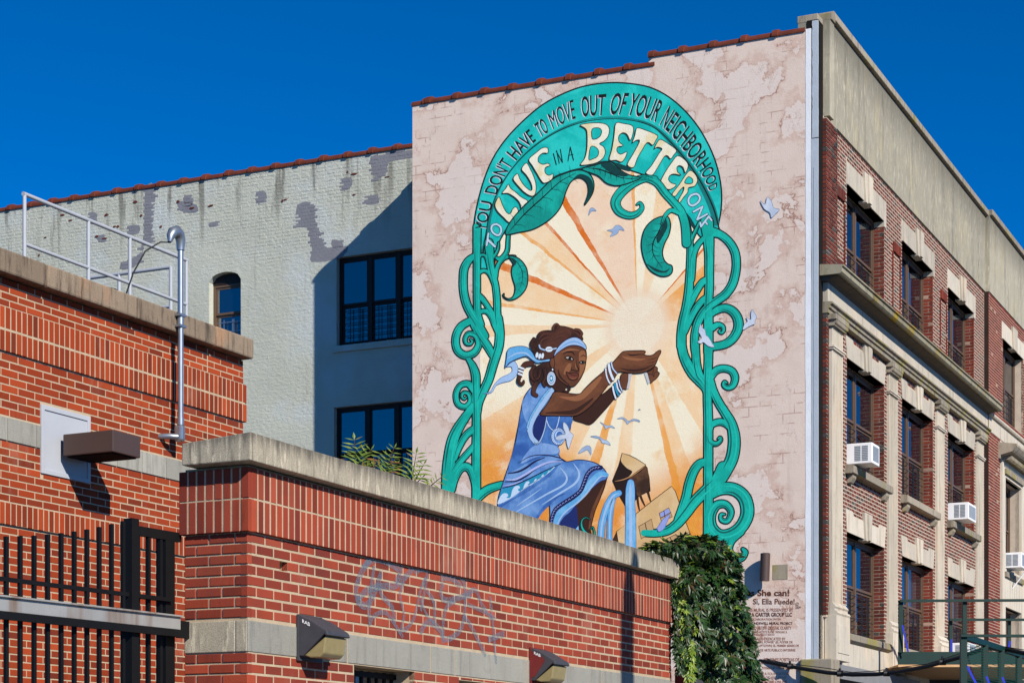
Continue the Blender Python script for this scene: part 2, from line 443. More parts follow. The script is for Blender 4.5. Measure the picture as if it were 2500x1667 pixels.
def wall_core(b, fr, s0, s1, z0, z1, nf, nb, holes=(), m=0):
    """a wall slab with rectangular openings, reveals included"""
    ss = sorted(set([s0, s1] + [x for h in holes for x in h[:2] if s0 < x < s1]))
    zs = sorted(set([z0, z1] + [x for h in holes for x in h[2:4] if z0 < x < z1]))
    def solid(i, j):
        if i < 0 or j < 0 or i >= len(ss) - 1 or j >= len(zs) - 1: return False
        c, d = (ss[i] + ss[i + 1]) / 2, (zs[j] + zs[j + 1]) / 2
        return not any(h[0] < c < h[1] and h[2] < d < h[3] for h in holes)
    P = fr.P
    for i in range(len(ss) - 1):
        for j in range(len(zs) - 1):
            if not solid(i, j): continue
            a, c, d, e = ss[i], ss[i + 1], zs[j], zs[j + 1]
            b.face([P(a, nf, d), P(c, nf, d), P(c, nf, e), P(a, nf, e)], m)
            b.face([P(a, nb, d), P(a, nb, e), P(c, nb, e), P(c, nb, d)], m)
            if not solid(i - 1, j): b.face([P(a, nb, d), P(a, nf, d), P(a, nf, e), P(a, nb, e)], m)
            if not solid(i + 1, j): b.face([P(c, nf, d), P(c, nb, d), P(c, nb, e), P(c, nf, e)], m)
            if not solid(i, j - 1): b.face([P(a, nb, d), P(c, nb, d), P(c, nf, d), P(a, nf, d)], m)
            if not solid(i, j + 1): b.face([P(a, nf, e), P(c, nf, e), P(c, nb, e), P(a, nb, e)], m)
# ------------------------------------------------------------------ low brick wall
ZB = -H + 0.12
wall = thing('brick_wall', 'low red brick wall with stone coping, stone band and blue scrawl, in front of the mural', 'wall', LW.P(3.9, -0.25, -H))
LEN = 7.80; TH = 0.49
CAV = (0.395, 0.495, 1.455, 1.52)
OPEN = [(1.391, 2.31, ZB, 0.885), (3.05, 5.6, ZB, 0.86), (6.2, 7.3, ZB, 0.86)]
b = MB()
wall_core(b, LW, 0.008, LEN - 0.008, ZB, 2.10, -0.003, -TH + 0.003, OPEN + [CAV])
b.build('mortar_core', mt['mortar_light'], wall)
b = MB(); b.box(LW, CAV[0] - 0.01, CAV[1] + 0.01, -0.3, -0.11, CAV[2] - 0.01, CAV[3] + 0.01); b.build('cavity', mt['dark'], wall)
PT = 0.0695
brs = []
for q in running(0, LEN, 1.104, 1.66, 0.0, 0.2125, PT, 0.012, off=(0.0, 0.5)): brs.append(q)
for q in running(0, LEN, ZB, 0.882, 0.0, 0.2125, PT, 0.012, off=(0.5, 0.0)): brs.append(q)
brs = cut(brs, OPEN + [(0.395, 0.495, 1.455, 1.52)])
emit_bricks(wall, LW, brs, 'brick_wine', cap=190)
sb = soldiers(0.0, LEN, 1.872, 2.08, 0.032, 0.0755, 0.0125) + soldiers(0.0, LEN, 1.656, 1.8765, 0.032, 0.0755, 0.0125)
emit_bricks(wall, LW, sb, 'brick_wine', D=0.06, cap=110, name='soldier_brick', stuff='soldier_course')
b = MB(); b.box(LW, -0.026, LEN, -0.05, 0.0295, 1.672, 2.078); b.box(LL, 0.02, 0.505, -0.05, 0.0285, 1.672, 2.078); b.build('soldier_mortar', mt['mortar_light'], wall)
# end of the wall
eb = running(0, TH, 1.104, 1.66, 0.0, 0.2, PT, 0.012, off=(0.5, 0.0)) + running(0, TH, ZB, 0.882, 0.0, 0.2, PT, 0.012, off=(0.0, 0.5))
emit_bricks(wall, LL, eb, 'brick_wine', cap=60, stuff='end_brickwork')
es = soldiers(-0.03, 0.512, 1.872, 2.08, 0.032, 0.0705, 0.011) + soldiers(-0.03, 0.512, 1.656, 1.8765, 0.032, 0.0705, 0.011)
emit_bricks(wall, LL, es, 'brick_wine', D=0.06, cap=20, name='soldier_brick')
# stone band
jt = [0.0, 1.297, 2.57, 2.985, 4.343, 5.99, 7.81]
for i in range(len(jt) - 1):
    b = MB(); b.box(LW, jt[i] + (0.006 if i else 0), jt[i + 1] - 0.012, -0.12, 0.004, 0.893, 1.094)
    b.build('band_stone', mt['limestone'], wall, bevel=0.004)
for s0, s1 in ((0.006, 0.088), (0.098, TH)):
    b = MB(); b.box(LL, s0, s1, -0.1, 0.004, 0.893, 1.094); b.build('band_stone', mt['coping_grey'], wall, bevel=0.004)
# coping, its top sloping back
cj = [-0.135, 1.379, 2.07, 3.475, 4.86, 6.3, 7.7, 7.83]
for i in range(len(cj) - 1):
    b = MB(); dz = random.uniform(-0.004, 0.004)
    b.prism(LW, [(0.11, 2.102), (0.11, 2.287 + dz), (-0.42, 2.25 + dz), (-0.42, 2.104)], cj[i], cj[i + 1] - 0.011)
    b.build('coping_stone', mt['coping_grey'], wall, bevel=0.008)
# stone head over the openings and their dark pickets
for k, h in enumerate(OPEN):
    b = MB(); z = h[3]
    b.box(LW, h[0] + 0.0, h[1] - 0.0, -0.2, -0.16, z - 0.06, z - 0.02)
    s = h[0] + 0.07
    while s < h[1] - 0.03:
        b.box(LW, s - 0.011, s + 0.011, -0.19, -0.168, ZB, z - 0.015); s += 0.115
    b.build('opening_guard', mt['black_steel'], wall)
# blue scrawl sprayed on the bricks
sprays = [
 [(905,1360),(882,1395),(868,1440),(878,1472),(897,1475),(915,1440),(930,1395)],[(868,1470),(895,1440),(935,1430),(965,1428),(1000,1395),(1015,1370)],
 [(885,1385),(905,1368),(925,1365),(950,1375),(975,1395),(965,1420)],[(912,1380),(905,1430),(900,1490),(902,1525)],[(900,1522),(915,1500),(940,1495),(960,1520),(982,1555)],
 [(925,1430),(932,1455),(955,1480),(962,1520)],[(975,1395),(985,1370),(1000,1366),(1012,1378),(1012,1400)],[(985,1420),(975,1450),(985,1500),(978,1535),(995,1530),(1012,1500),(1025,1440),(1038,1410)],
 [(1015,1400),(1022,1390),(1040,1395),(1035,1440),(1025,1490)],[(1025,1460),(1040,1500),(1060,1520)],[(1040,1440),(1058,1470),(1060,1525)],[(1025,1545),(1035,1525),(1050,1518),(1075,1540),(1080,1570)],
 [(1080,1420),(1075,1450),(1090,1465),(1130,1455),(1150,1450)],[(1075,1410),(1100,1412),(1125,1430)],[(1100,1400),(1120,1405),(1133,1430),(1132,1500),(1120,1540),(1085,1560),(1080,1520),(1090,1480),(1110,1465)],
 [(1135,1450),(1160,1440),(1175,1475),(1200,1510)],[(1140,1475),(1175,1490),(1210,1510)],[(1130,1500),(1150,1530),(1170,1570),(1185,1600)],[(1195,1455),(1200,1500),(1205,1560),(1210,1620)],[(1190,1560),(1205,1555),(1230,1545)]]
b = MB()
def ribbon3(fr, pts, w, n, m=0, mb=None):
    P2 = [fr.st(x, y) for x, y in catmull(pts, 5)]
    L = []; R_ = []
    for i, p in enumerate(P2):
        a = P2[max(i - 1, 0)]; c = P2[min(i + 1, len(P2) - 1)]
        dx, dz = c[0] - a[0], c[1] - a[1]; q = math.hypot(dx, dz) or 1
        ww = (w if not callable(w) else w(i / (len(P2) - 1))) / 2
        L.append((p[0] - dz / q * ww, p[1] + dx / q * ww)); R_.append((p[0] + dz / q * ww, p[1] - dx / q * ww))
    for i in range(len(P2) - 1):
        mb.face([fr.P(L[i][0], n, L[i][1]), fr.P(R_[i][0], n, R_[i][1]), fr.P(R_[i + 1][0], n, R_[i + 1][1]), fr.P(L[i + 1][0], n, L[i + 1][1])], m)
def catmull(p, k=6, closed=False):
    n = len(p); out = []
    if n < 3 and not closed: return list(p)
    for i in range(n if closed else n - 1):
        if closed: a, c, d, e = p[(i - 1) % n], p[i], p[(i + 1) % n], p[(i + 2) % n]
        else: a, c, d, e = p[max(i - 1, 0)], p[i], p[i + 1], p[min(i + 2, n - 1)]
        for j in range(k):
            t = j / k; t2 = t * t; t3 = t2 * t
            out.append(tuple(0.5 * (2 * c[q] + (d[q] - a[q]) * t + (2 * a[q] - 5 * c[q] + 4 * d[q] - e[q]) * t2 + (3 * c[q] - a[q] - 3 * d[q] + e[q]) * t3) for q in (0, 1)))
    if not closed: out.append(tuple(p[-1]))
    return out
for i, sp in enumerate(sprays): ribbon3(LW, sp, random.uniform(0.03, 0.06), 0.0045 + 0.0004 * (i % 5), 0, b)
m = NT('thin blue spray paint')
bs = m.b
m.set(srgb(104, 126, 142), 0.8, 0.2)
tr = m.n('ShaderNodeBsdfTransparent'); mx = m.n('ShaderNodeMixShader')
m.l(m.math('ADD', m.math('MULTIPLY', m.ramp(m.noise(60.0, 5.0, 0.8), 0.35, 0.65), 0.5), 0.08), mx.inputs[0])
m.l(tr.outputs[0], mx.inputs[1]); m.l(bs.outputs[0], mx.inputs[2]); m.l(mx.outputs[0], m.out.inputs[0])
mt['spray'] = m.mat
b.build('graffiti', mt['spray'], wall, fix=False)

# ------------------------------------------------------------------ wall lamps on the low wall
def text_mesh(body, offset=0.0):
    c = bpy.data.curves.new('text', 'FONT'); c.body = body; c.offset = offset; c.resolution_u = 3
    o = bpy.data.objects.new('text', c); COL.objects.link(o)
    bpy.context.view_layer.update()
    me = bpy.data.meshes.new_from_object(o.evaluated_get(bpy.context.evaluated_depsgraph_get()))
    vs = [tuple(v.co) for v in me.vertices]; fs = [tuple(p.vertices) for p in me.polygons]
    bpy.data.objects.remove(o); bpy.data.curves.remove(c); bpy.data.meshes.remove(me)
    return vs, fs
def wall_pack(s, zt, red, label, w=0.30):
    t = thing('wall_lamp', label, 'wall lamp', LW.P(s + w / 2, 0.0, zt - 0.3), 'glare shield lamps along the low wall')
    h = 0.27; d = 0.235
    b = MB()   # housing: steep back, sloping hood
    prof = [(0.006, zt - h), (0.006, zt), (0.03, zt + 0.005), (0.10, zt - 0.025), (d, zt - 0.105), (d + 0.012, zt - 0.135), (d - 0.01, zt - 0.14), (d - 0.02, zt - 0.125), (0.05, zt - h)]
    b.prism(LW, prof, s, s + w, 0)
    b.build('housing', mt['fixture_black'], t, bevel=0.006)
    b = MB()
    b.prism(LW, [(0.052, zt - h + 0.004), (d - 0.012, zt - 0.138), (d - 0.03, zt - h + 0.015), (d - 0.06, zt - h - 0.012), (0.10, zt - h - 0.012)], s + 0.012, s + w - 0.012)
    b.build('lens', mt['lens'], t, bevel=0.008)
    b = MB(); b.box(LW, s - 0.008, s + w + 0.008, 0.0045, 0.02, zt - h - 0.03, zt + 0.012)
    b.build('back_plate', mt['fixture_red'] if red else mt['fixture_black'], t)
    if red:
        b = MB()
        b.mesh([LW.P(s - 0.003, 0.02, zt - 0.02), LW.P(s - 0.003, 0.10, zt - 0.05), LW.P(s - 0.003, 0.15, zt - 0.10), LW.P(s - 0.003, 0.05, zt - 0.24), LW.P(s - 0.003, 0.02, zt - 0.24)], [(0, 1, 2, 3, 4)])
        b.build('red_paint_patch', mt['fixture_red'], t)
    vs, fs = text_mesh('RAB', 0.02)
    b = MB(); k = 0.034
    b.mesh([LW.P(s - 0.0045, 0.045 + x * k, zt - 0.045 + y * k - x * k * 0.45) for x, y, z in vs], fs)
    b.build('lettering', mt['white_paint'], t, fix=False)
    return t
s, z = LW.st(724, 1503); wall_pack(s, z, False, 'black wall lamp with small white lettering, nearest of three on the low wall')
s, z = LW.st(1292, 1583); wall_pack(s, z, True, 'wall lamp with flaking red paint on its side, middle of three on the low wall')
s, z = LW.st(1668, 1640); wall_pack(s - 0.25, z, True, 'wall lamp cut off by the bottom edge beside the creeper')

# ------------------------------------------------------------------ red brick building
red = thing('red_brick_building', 'orange red brick building with stone coping and soldier courses at the left', 'building', RB.P(-4, -1, -H))
X0 = -6.2
b = MB(); wall_core(b, RB, X0, -0.008, -H, 4.62, -0.003, -0.3)
b.build('mortar_core', mt['mortar_light'], red)
fb = MB(); fb.box(RB, X0, -0.30, -6.0, -0.31, -H, 4.5); fb.build('roof_deck', mt['roofing'], red)
SJ = -0.664; BL = 0.232; PR = 0.0672
panel = (-3.34, -2.62, 2.93, 3.57)
rb = []
for (z0, z1, nn) in ((4.365, 4.62, 0.0), (3.375, 3.945, 0.0), (2.60, 3.15, 0.0), (-0.4, 2.375, 0.0)):
    rb += running(X0, SJ - 0.007, z0, z1, nn, BL, PR, 0.0095, off=(0.0, 0.5))
    rb += running(SJ + 0.007, 0.0, z0, z1, nn, BL, PR, 0.0095, off=(0.5, 0.0))
rb = cut(rb, [panel])
emit_bricks(red, RB, rb, 'brick_orange', cap=300)
ss = []
for (z0, z1) in ((4.154, 4.36), (3.95, 4.147)):
    ss += soldiers(X0, SJ - 0.006, z0, z1, 0.024, 0.0762, 0.010) + soldiers(SJ + 0.006, 0.03, z0, z1, 0.024, 0.0762, 0.010)
ss += soldiers(X0, SJ - 0.006, 2.385, 2.592, 0.024, 0.0762, 0.010) + soldiers(SJ + 0.006, 0.0, 2.385, 2.592, 0.024, 0.0762, 0.010)
emit_bricks(red, RB, ss, 'brick_orange', D=0.06, cap=170, name='soldier_brick', stuff='soldier_course')
b = MB(); b.box(RB, X0, 0.0, -0.2, 0.0215, 3.962, 4.358); b.box(RB, X0, 0.0, -0.2, 0.0215, 2.396, 2.59)
b.build('soldier_mortar', mt['mortar_light'], red)
# stone band of small blocks
s = X0; 
while s < -0.02:
    e = min(s + 0.40, 0.0)
    if not (e > panel[0] and s < panel[1]):
        b = MB(); b.box(RB, s, e - 0.01, -0.1, 0.014, 3.158, 3.366); b.build('band_stone', mt['limestone'], red, bevel=0.003)
    elif s < panel[0]:
        b = MB(); b.box(RB, s, panel[0] - 0.01, -0.1, 0.014, 3.158, 3.366); b.build('band_stone', mt['limestone'], red, bevel=0.003)
    elif e > panel[1]:
        b = MB(); b.box(RB, panel[1] + 0.01, e - 0.01, -0.1, 0.014, 3.158, 3.366); b.build('band_stone', mt['limestone'], red, bevel=0.003)
    s += 0.40
# coping
cs = [X0, -4.6, RB.st(92, 700)[0], RB.st(313, 760)[0], RB.st(505, 830)[0], 0.035]
for i in range(len(cs) - 1):
    b = MB(); b.box(RB, cs[i], cs[i + 1] - 0.014, -0.42, 0.125, 4.63, 4.845); b.build('coping_stone', mt['coping_tan'], red, bevel=0.02)
# access panel
b = MB(); s0, s1, z0, z1 = panel
b.box(RB, s0 + 0.005, s1 - 0.005, -0.05, 0.004, z0 + 0.005, z1 - 0.005); pn = b.build('access_panel', mt['white_panel'], red)
b = MB(); w = 0.045
b.box(RB, s0, s0 + w, -0.03, 0.016, z0, z1); b.box(RB, s1 - w, s1, -0.03, 0.016, z0, z1)
b.box(RB, s0 + w, s1 - w, -0.03, 0.016, z1 - w, z1); b.box(RB, s0 + w, s1 - w, -0.03, 0.016, z0, z0 + w)
b.build('panel_frame', mt['white_panel'], pn, bevel=0.004)
# box shaped floodlight
s0, z0 = RB.st(157, 1052)
t = thing('box_floodlight', 'brown box floodlight projecting from the white panel on the orange brick wall', 'floodlight', RB.P(-2.95, 0, 2.95))
b = MB(); a0, a1 = -3.09, -2.67; nn0, nn1 = 0.06, 0.64; zt, zb = 3.325, 3.11
b.box(RB, a0, a1, nn0, nn1, zb + 0.012, zt); b.build('housing', mt['fixture'], t, bevel=0.008)
b = MB(); b.box(RB, a0 + 0.03, a1 - 0.03, nn0 + 0.03, nn1 - 0.03, zb, zb + 0.016); b.build('lens', mt['dark'], t)
b = MB(); b.box(RB, a0 + 0.14, a1 - 0.14, -0.02, nn0 + 0.002, zb + 0.05, zt - 0.05); b.build('bracket', mt['fixture'], t)
# service mast
t = thing('service_mast', 'galvanised conduit mast with hooded weatherhead against the orange brick wall', 'conduit mast', RB.P(-1.366, 0.08, 3.5))
b = MB(); b.tube([RB.P(-1.366, 0.16, 3.68), RB.P(-1.366, 0.16, 5.5)], 0.03, 14); b.build('pipe', mt['galv'], t)
for zz in (4.70, 3.69):
    b = MB(); b.tube([RB.P(-1.366, 0.16, zz), RB.P(-1.366, 0.16, zz + 0.07)], 0.036, 14); b.build('coupling', mt['galv'], t)
for zz in (4.80, 4.69):
    b = MB(); b.box(RB, -1.42, -1.31, 0.10, 0.195, zz - 0.012, zz + 0.012); b.build('strap', mt['galv'], t)
b = MB(); c = [RB.P(-1.366 - x, 0.16, z) for x, z in ((0, 5.46), (0, 5.56), (0.02, 5.61), (0.07, 5.635), (0.13, 5.61), (0.17, 5.56), (0.185, 5.5))]
b.tube(c, [0.04, 0.048, 0.056, 0.06, 0.055, 0.042, 0.02], 14); b.build('weatherhead', mt['galv'], t)
b = MB(); b.box(RB, -1.405, -1.327, 0.10, 0.2, 3.52, 3.69); b.build('conduit_elbow', mt['galv'], t, bevel=0.025)
b = MB(); b.tube([RB.P(-1.405, 0.15, 3.565), RB.P(-1.47, 0.1, 3.565), RB.P(-1.5, -0.02, 3.565)], 0.03, 12); b.build('conduit_stub', mt['galv'], t)
b = MB(); b.tube([RB.P(-1.53, 0.16, 5.5), RB.P(-1.62, 0.1, 5.49), RB.P(-1.74, 0.0, 5.38), RB.P(-1.83, -0.08, 5.15), RB.P(-1.87, -0.14, 4.93), RB.P(-1.885, -0.16, 4.845)], 0.008, 6)
tag(b.build('drop_wire', mt['black_rubber']), 'thin black wire looping from the weatherhead down to the roof edge', 'wire')
# roof railing
t = thing('roof_railing', 'pale grey pipe railing on the roof of the orange brick building', 'railing', RB.P(-1.5, -0.6, 4.6))
zt, zm, nn = 5.73, 5.25, -0.6
ps = [-2.85, -1.878, -1.2, -0.205]
b = MB(); b.tube([RB.P(ps[0] - 0.02, nn, zt), RB.P(ps[3] + 0.02, nn, zt)], 0.0205, 12); b.build('top_rail', mt['rail'], t)
b = MB(); b.tube([RB.P(ps[0], nn, zm), RB.P(ps[3], nn, zm)], 0.0185, 12); b.build('mid_rail', mt['rail'], t)
for q in ps:
    b = MB(); b.tube([RB.P(q, nn, 4.5), RB.P(q, nn, zt)], 0.0195, 12); b.build('post', mt['rail'], t)
t = thing('hatch_railing', 'shorter grey pipe railing behind the roof railing, running back to the left', 'railing', RB.P(-1.0, -1.5, 4.6))
c0 = RB.P(-0.02, -1.35, 0); 
def hr(px, py, Y): return Vector(((px - CX) / F * Y, Y, H + (HY - py) / F * Y))
e = hr(417, 652, 22.6); zt2 = e.z; x0, y0 = e.x, e.y
d = Vector((LL.d[0], LL.d[1], 0)); p0 = Vector((x0, y0, 0))
def hp(k, z): q = p0 + d * k; return (q.x, q.y, z)
b = MB(); b.tube([hp(0, zt2), hp(1.15, zt2)], 0.022, 12); b.tube([hp(0, zt2), hp(0.0, zt2 - 0.9)], 0.022, 12); b.build('end_post', mt['rail'], t)
b = MB(); b.tube([hp(0.72, zt2 - 0.9), hp(0.72, zt2)], 0.022, 12); b.build('post', mt['rail'], t)
b = MB(); b.tube([hp(0.0, zt2 - 0.45), hp(1.15, zt2 - 0.45)], 0.02, 12); b.build('mid_rail', mt['rail'], t)

# ------------------------------------------------------------------ gate
t = thing('picket_gate', 'black steel picket gate with a worn grey channel across it, beside the wall end', 'gate', GT.P(-1.0, 0, -H))
def gz(px, py, n=0): return GT.st(px, py, n)
sp, zp = gz(317, 1268)
pick = []
k = 0
for px, py in ((15, 1309), (49, 1308), (83, 1307), (116, 1304), (149, 1301), (181, 1297), (212, 1292), (242, 1286), (272, 1279), (300, 1272)):
    s, z = gz(px, py); pick.append((s, z))
for i in range(1, 8): pick.append((pick[0][0] - 0.122 * i, pick[0][1] - 0.0))
for s, z in pick:
    b = MB(); b.box(GT, s - 0.0115, s + 0.0115, -0.0115, 0.0115, -H + 0.1, z); b.build('picket', mt['black_steel'], t)
b = MB(); s, z = gz(321, 1266); b.box(GT, s - 0.034, s + 0.034, -0.034, 0.034, -H + 0.05, z); b.build('post', mt['black_steel'], t)
zb0 = 1.155
b = MB(); b.box(GT, pick[-1][0], -0.1, 0.036, 0.055, 1.04, 1.121); b.box(GT, pick[-1][0], -0.1, 0.036, 0.075, 1.121, 1.133)
b.build('channel', mt['channel'], t, bevel=0.003)
b = MB(); b.box(GT, -0.098, -0.006, 0.01, 0.05, 0.99, 1.10); b.build('channel_end', mt['black_steel'], t)
b = MB(); b.box(GT, pick[-1][0], -0.12, 0.036, 0.07, 0.992, 1.037); b.build('lower_angle', mt['black_steel'], t)
z1 = 1.235
b = MB(); b.box(GT, pick[-1][0], -0.13, -0.012, 0.012, z1 - 0.013, z1 + 0.013); b.build('upper_rail', mt['black_steel'], t)
# short fixed bay between post and wall end
t = thing('fixed_fence_bay', 'narrow black steel fence bay between gate post and brick wall end', 'fence', GT.P(-0.25, 0, -H))
zz = gz(345, 1283)[1]
b = MB(); b.box(GT, -0.455, -0.01, -0.05, -0.015, zz - 0.06, zz); b.build('top_rail', mt['black_steel'], t)
for px in (345, 371, 400):
    s = gz(px, 1400)[0]
    b = MB(); b.box(GT, s - 0.0115, s + 0.0115, -0.046, -0.019, -H + 0.1, zz - 0.01); b.build('picket', mt['black_steel'], t)
b = MB(); b.box(GT, -0.165, -0.075, -0.10, -0.016, -H + 0.05, zz - 0.005); b.build('end_post', mt['black_steel'], t)
b = MB(); b.box(GT, -0.455, -0.13, -0.04, -0.014, z1 - 0.013, z1 + 0.013); b.build('mid_rail', mt['black_steel'], t)
# ------------------------------------------------------------------ apartment building
apt = thing('apartment_building', 'three storey apartment building with painted side wall, grey side wall and brick street front', 'building', MW.P(2, -2, -H))

# ---- side wall that carries the mural
m = NT('peeling plaster paint')
vec, wx, wz = m.wall(MW.ang)
nz = m.noise(0.85, 7.0, 0.62, vec=vec, dist=0.12)
patch = m.math('MULTIPLY', m.ramp(nz, 0.535, 0.555), 0.55)
edge = m.math('SUBTRACT', m.ramp(nz, 0.46, 0.535), patch, clamp=True)
base = m.mix(m.noise(2.2, 6.0, 0.6, vec=vec), srgb(206, 184, 168), srgb(226, 206, 190))
base = m.mix(m.math('MULTIPLY', edge, 0.42), base, srgb(186, 142, 120))
line = m.math('MULTIPLY', m.ramp(nz, 0.522, 0.534), m.math('SUBTRACT', 1.0, m.ramp(nz, 0.536, 0.544)))
base = m.mix(m.math('MULTIPLY', line, m.math('MULTIPLY', m.ramp(m.noise(1.9, 3.0, vec=vec), 0.42, 0.62), 0.8)), base, srgb(140, 98, 82))
light = m.mix(m.noise(3.0, 5.0, vec=vec), srgb(214, 200, 188), srgb(230, 220, 210))
base = m.mix(patch, base, light)
bt = m.n('ShaderNodeTexBrick'); m.l(vec, bt.inputs['Vector'])
bt.inputs['Scale'].default_value = 1.0; bt.inputs['Brick Width'].default_value = 0.40; bt.inputs['Row Height'].default_value = 0.165
bt.inputs['Mortar Size'].default_value = 0.011; bt.inputs['Mortar Smooth'].default_value = 0.3
bm_ = m.math('MULTIPLY', m.ramp(m.noise(1.3, 4.0, 0.6, vec=vec, dist=0.3), 0.49, 0.57), m.math('SUBTRACT', 1.0, patch))
bm_ = m.math('MULTIPLY', bm_, m.ramp(m.noise(4.1, 3.0, vec=vec), 0.42, 0.56))
base = m.mix(m.math('MULTIPLY', m.math('MULTIPLY', bt.outputs['Fac'], bm_), 0.55), base, srgb(150, 106, 90))
crk = m.math('ABSOLUTE', m.math('SUBTRACT', m.noise(1.15, 7.0, 0.62, vec=vec, sc3=(1, 0.55, 1)), 0.5))
ck = m.math('MULTIPLY', m.math('SUBTRACT', 1.0, m.ramp(crk, 0.0, 0.006)), m.ramp(m.noise(0.8, 3.0, vec=vec), 0.5, 0.6))
base = m.mix(m.math('MULTIPLY', ck, 0.5), base, srgb(146, 104, 88))
base = m.mix(m.math('MULTIPLY', m.ramp(m.noise(5.0, 5.0, 0.65, sc3=(1, 1, 0.1)), 0.55, 0.72), 0.28), base, srgb(176, 156, 146))
m.bump(m.math('ADD', m.math('MULTIPLY', m.noise(16.0, 6.0, 0.65), 0.6), m.noise(70.0, 4.0)), 0.35, 0.012)
mt['mural_plaster'] = m.set(base, 0.9, 0.2)
MR = 7.681
b = MB()
b.box(MW, 0.195, 3.03, -0.3, 0.0, -H, 12.70)
b.box(MW, 3.03, MR, -0.3, 0.0, -H, 12.55)
side = b.build('mural_wall', mt['mural_plaster'], apt)
b = MB()   # return wall towards the grey wall
c0 = MW.P(MR, -0.3, 0); 
def rt(k, t, z):   # k along the return, t thickness to the right
    p = MW.P(MR, 0, 0); return Vector((p.x + FW.d[0] * k + FW.n[0] * t, p.y + FW.d[1] * k + FW.n[1] * t, z + H))
b.hexa([rt(k, t, z) for z in (-H, 12.55) for t in (0.0, 0.3) for k in (0.3, 2.0)])
b.build('return_wall', mt['mural_plaster'], apt)
# white and grey painted edge, open joint
def wob(fr, s0, s1, n0, n1, z0, z1, amp, mat, name, par, steps=60):
    mb = MB(); L = []; R_ = []
    for i in range(steps + 1):
        z = z0 + (z1 - z0) * i / steps
        L.append((s0 + random.uniform(-amp, amp), z)); R_.append((s1 + random.uniform(-amp * 0.3, amp * 0.3), z))
    mb.plate(fr, L + R_[::-1], n0, n1); return mb.build(name, mat, par)
b = MB(); b.box(MW, 0.0, 0.195, -0.3, -0.008, -H, 12.88); b.build('corner_core', mt['crack'], apt)
wob(MW, 0.215, 0.118, -0.02, 0.004, -H, 12.74, 0.006, mt['white_paint'], 'white_edge_strip', apt)
wob(MW, 0.098, -0.004, -0.02, 0.006, 10.9, 12.86, 0.006, mt['grey_paint'], 'grey_edge_strip', apt, 30)
wob(MW, 0.112, -0.004, -0.02, 0.006, -H, 10.885, 0.004, mt['grey_paint'], 'grey_edge_strip', apt, 70)
b = MB(); b.box(MW, 0.076, 0.080, -0.004, 0.0075, -H, 10.4); b.build('seam', mt['crack'], apt)

# ---- coping tiles
def tile_mesh(L):
    mb = MB(); seg = 10
    def ring(x, r, h, base):
        return [(x, -r * math.cos(math.pi * k / seg), base + h * math.sin(math.pi * k / seg) + 0.0) for k in range(seg + 1)] + [(x, r, base - 0.03), (x, -r, base - 0.03)]
    rings = [ring(0.0, 0.172, 0.085, 0.0), ring(L - 0.10, 0.172, 0.085, 0.0), ring(L - 0.095, 0.198, 0.125, 0.0), ring(L + 0.005, 0.198, 0.125, 0.0)]
    k = len(rings[0]); vs = [p for r in rings for p in r]; fs = []
    for i in range(3):
        for j in range(k): fs.append((i * k + j, i * k + (j + 1) % k, (i + 1) * k + (j + 1) % k, (i + 1) * k + j))
    fs += [tuple(range(k - 1, -1, -1)), tuple(range(3 * k, 4 * k))]
    me = bpy.data.meshes.new('coping_tile'); me.from_pydata(vs, [], fs); me.materials.append(mt['terracotta']); me.update()
    return me
tmesh = tile_mesh(0.56)
def tiles(fr, s0, s1, z, parent):
    s = s0
    while s < s1 - 0.05:
        o = bpy.data.objects.new('coping_tile', tmesh); link(o, parent, fr.P(s, -0.15, z + 0.03 + random.uniform(-0.004, 0.004)))
        o.rotation_euler = (random.uniform(-0.02, 0.02), random.uniform(-0.006, 0.006), fr.ang)
        s += 0.56
m = mt['terracotta']
tiles(MW, 0.23, 2.6, 12.70, apt)
tiles(MW, MR - 0.28 - 0.56 * 8, MR - 0.3, 12.55, apt)
o = bpy.data.objects.new('coping_tile', tmesh); link(o, apt, MW.P(MR + 0.02, -0.15, 12.575)); o.rotation_euler = (0, 0, MW.ang + math.pi); o.scale = (0.5, 0.97, 0.97)
class _R:      # tiles on the return wall
    pass
rf = Fr(1997, 33.0, 3510, 'R'); p = MW.P(MR, 0, 0); rf.o = (p.x, p.y)
rf2 = Fr(1997, 33.0, 3510, 'R'); rf2.o = (p.x + 0.15 * FW.n[0] * 2, p.y + 0.15 * FW.n[1] * 2)
s = 0.2
while s < 1.9:
    o = bpy.data.objects.new('coping_tile', tmesh); link(o, apt, rf2.P(s, -0.15, 12.58)); o.rotation_euler = (0, 0, rf2.ang); s += 0.56
b = MB(); q = [MW.P(0.2, -0.3, 12.0), MW.P(MR, -0.3, 12.0), rt(2.0, 0.0, 12.0), rt(30, 0, 12.0), FW.P(34, -0.35, 12.0)]
b.face(q); b.build('roof_deck', mt['roofing'], apt, fix=False)

# ---- grey painted wall
GS1 = 13.0
aw = [(5.03, 5.80, 8.55, 10.58), (8.02, 8.79, 8.55, 10.58), (11.3, 12.0, 8.55, 10.58)]
bw = [(0.10, 2.78, 8.805, 10.573), (0.10, 2.84, 5.85, 7.595)]
GH = [aw[0], aw[1], aw[2], bw[0], bw[1], (5.03, 5.75, 5.6, 7.5)]
m = NT('thick grey green wall paint')
col = m.mix(m.noise(1.1, 6.0, 0.6), srgb(166, 167, 152), srgb(196, 196, 180))
col = m.mix(m.ramp(m.noise(0.7, 4.0), 0.5, 0.7), col, srgb(186, 190, 184))
col = m.mix(m.math('MULTIPLY', m.ramp(m.noise(5.0, 6.0, 0.7, sc3=(1, 1, 0.07)), 0.58, 0.75), 0.35), col, srgb(104, 100, 86))
spz = m.n('ShaderNodeSeparateXYZ'); m.l(m.pos.outputs['Position'], spz.inputs[0])
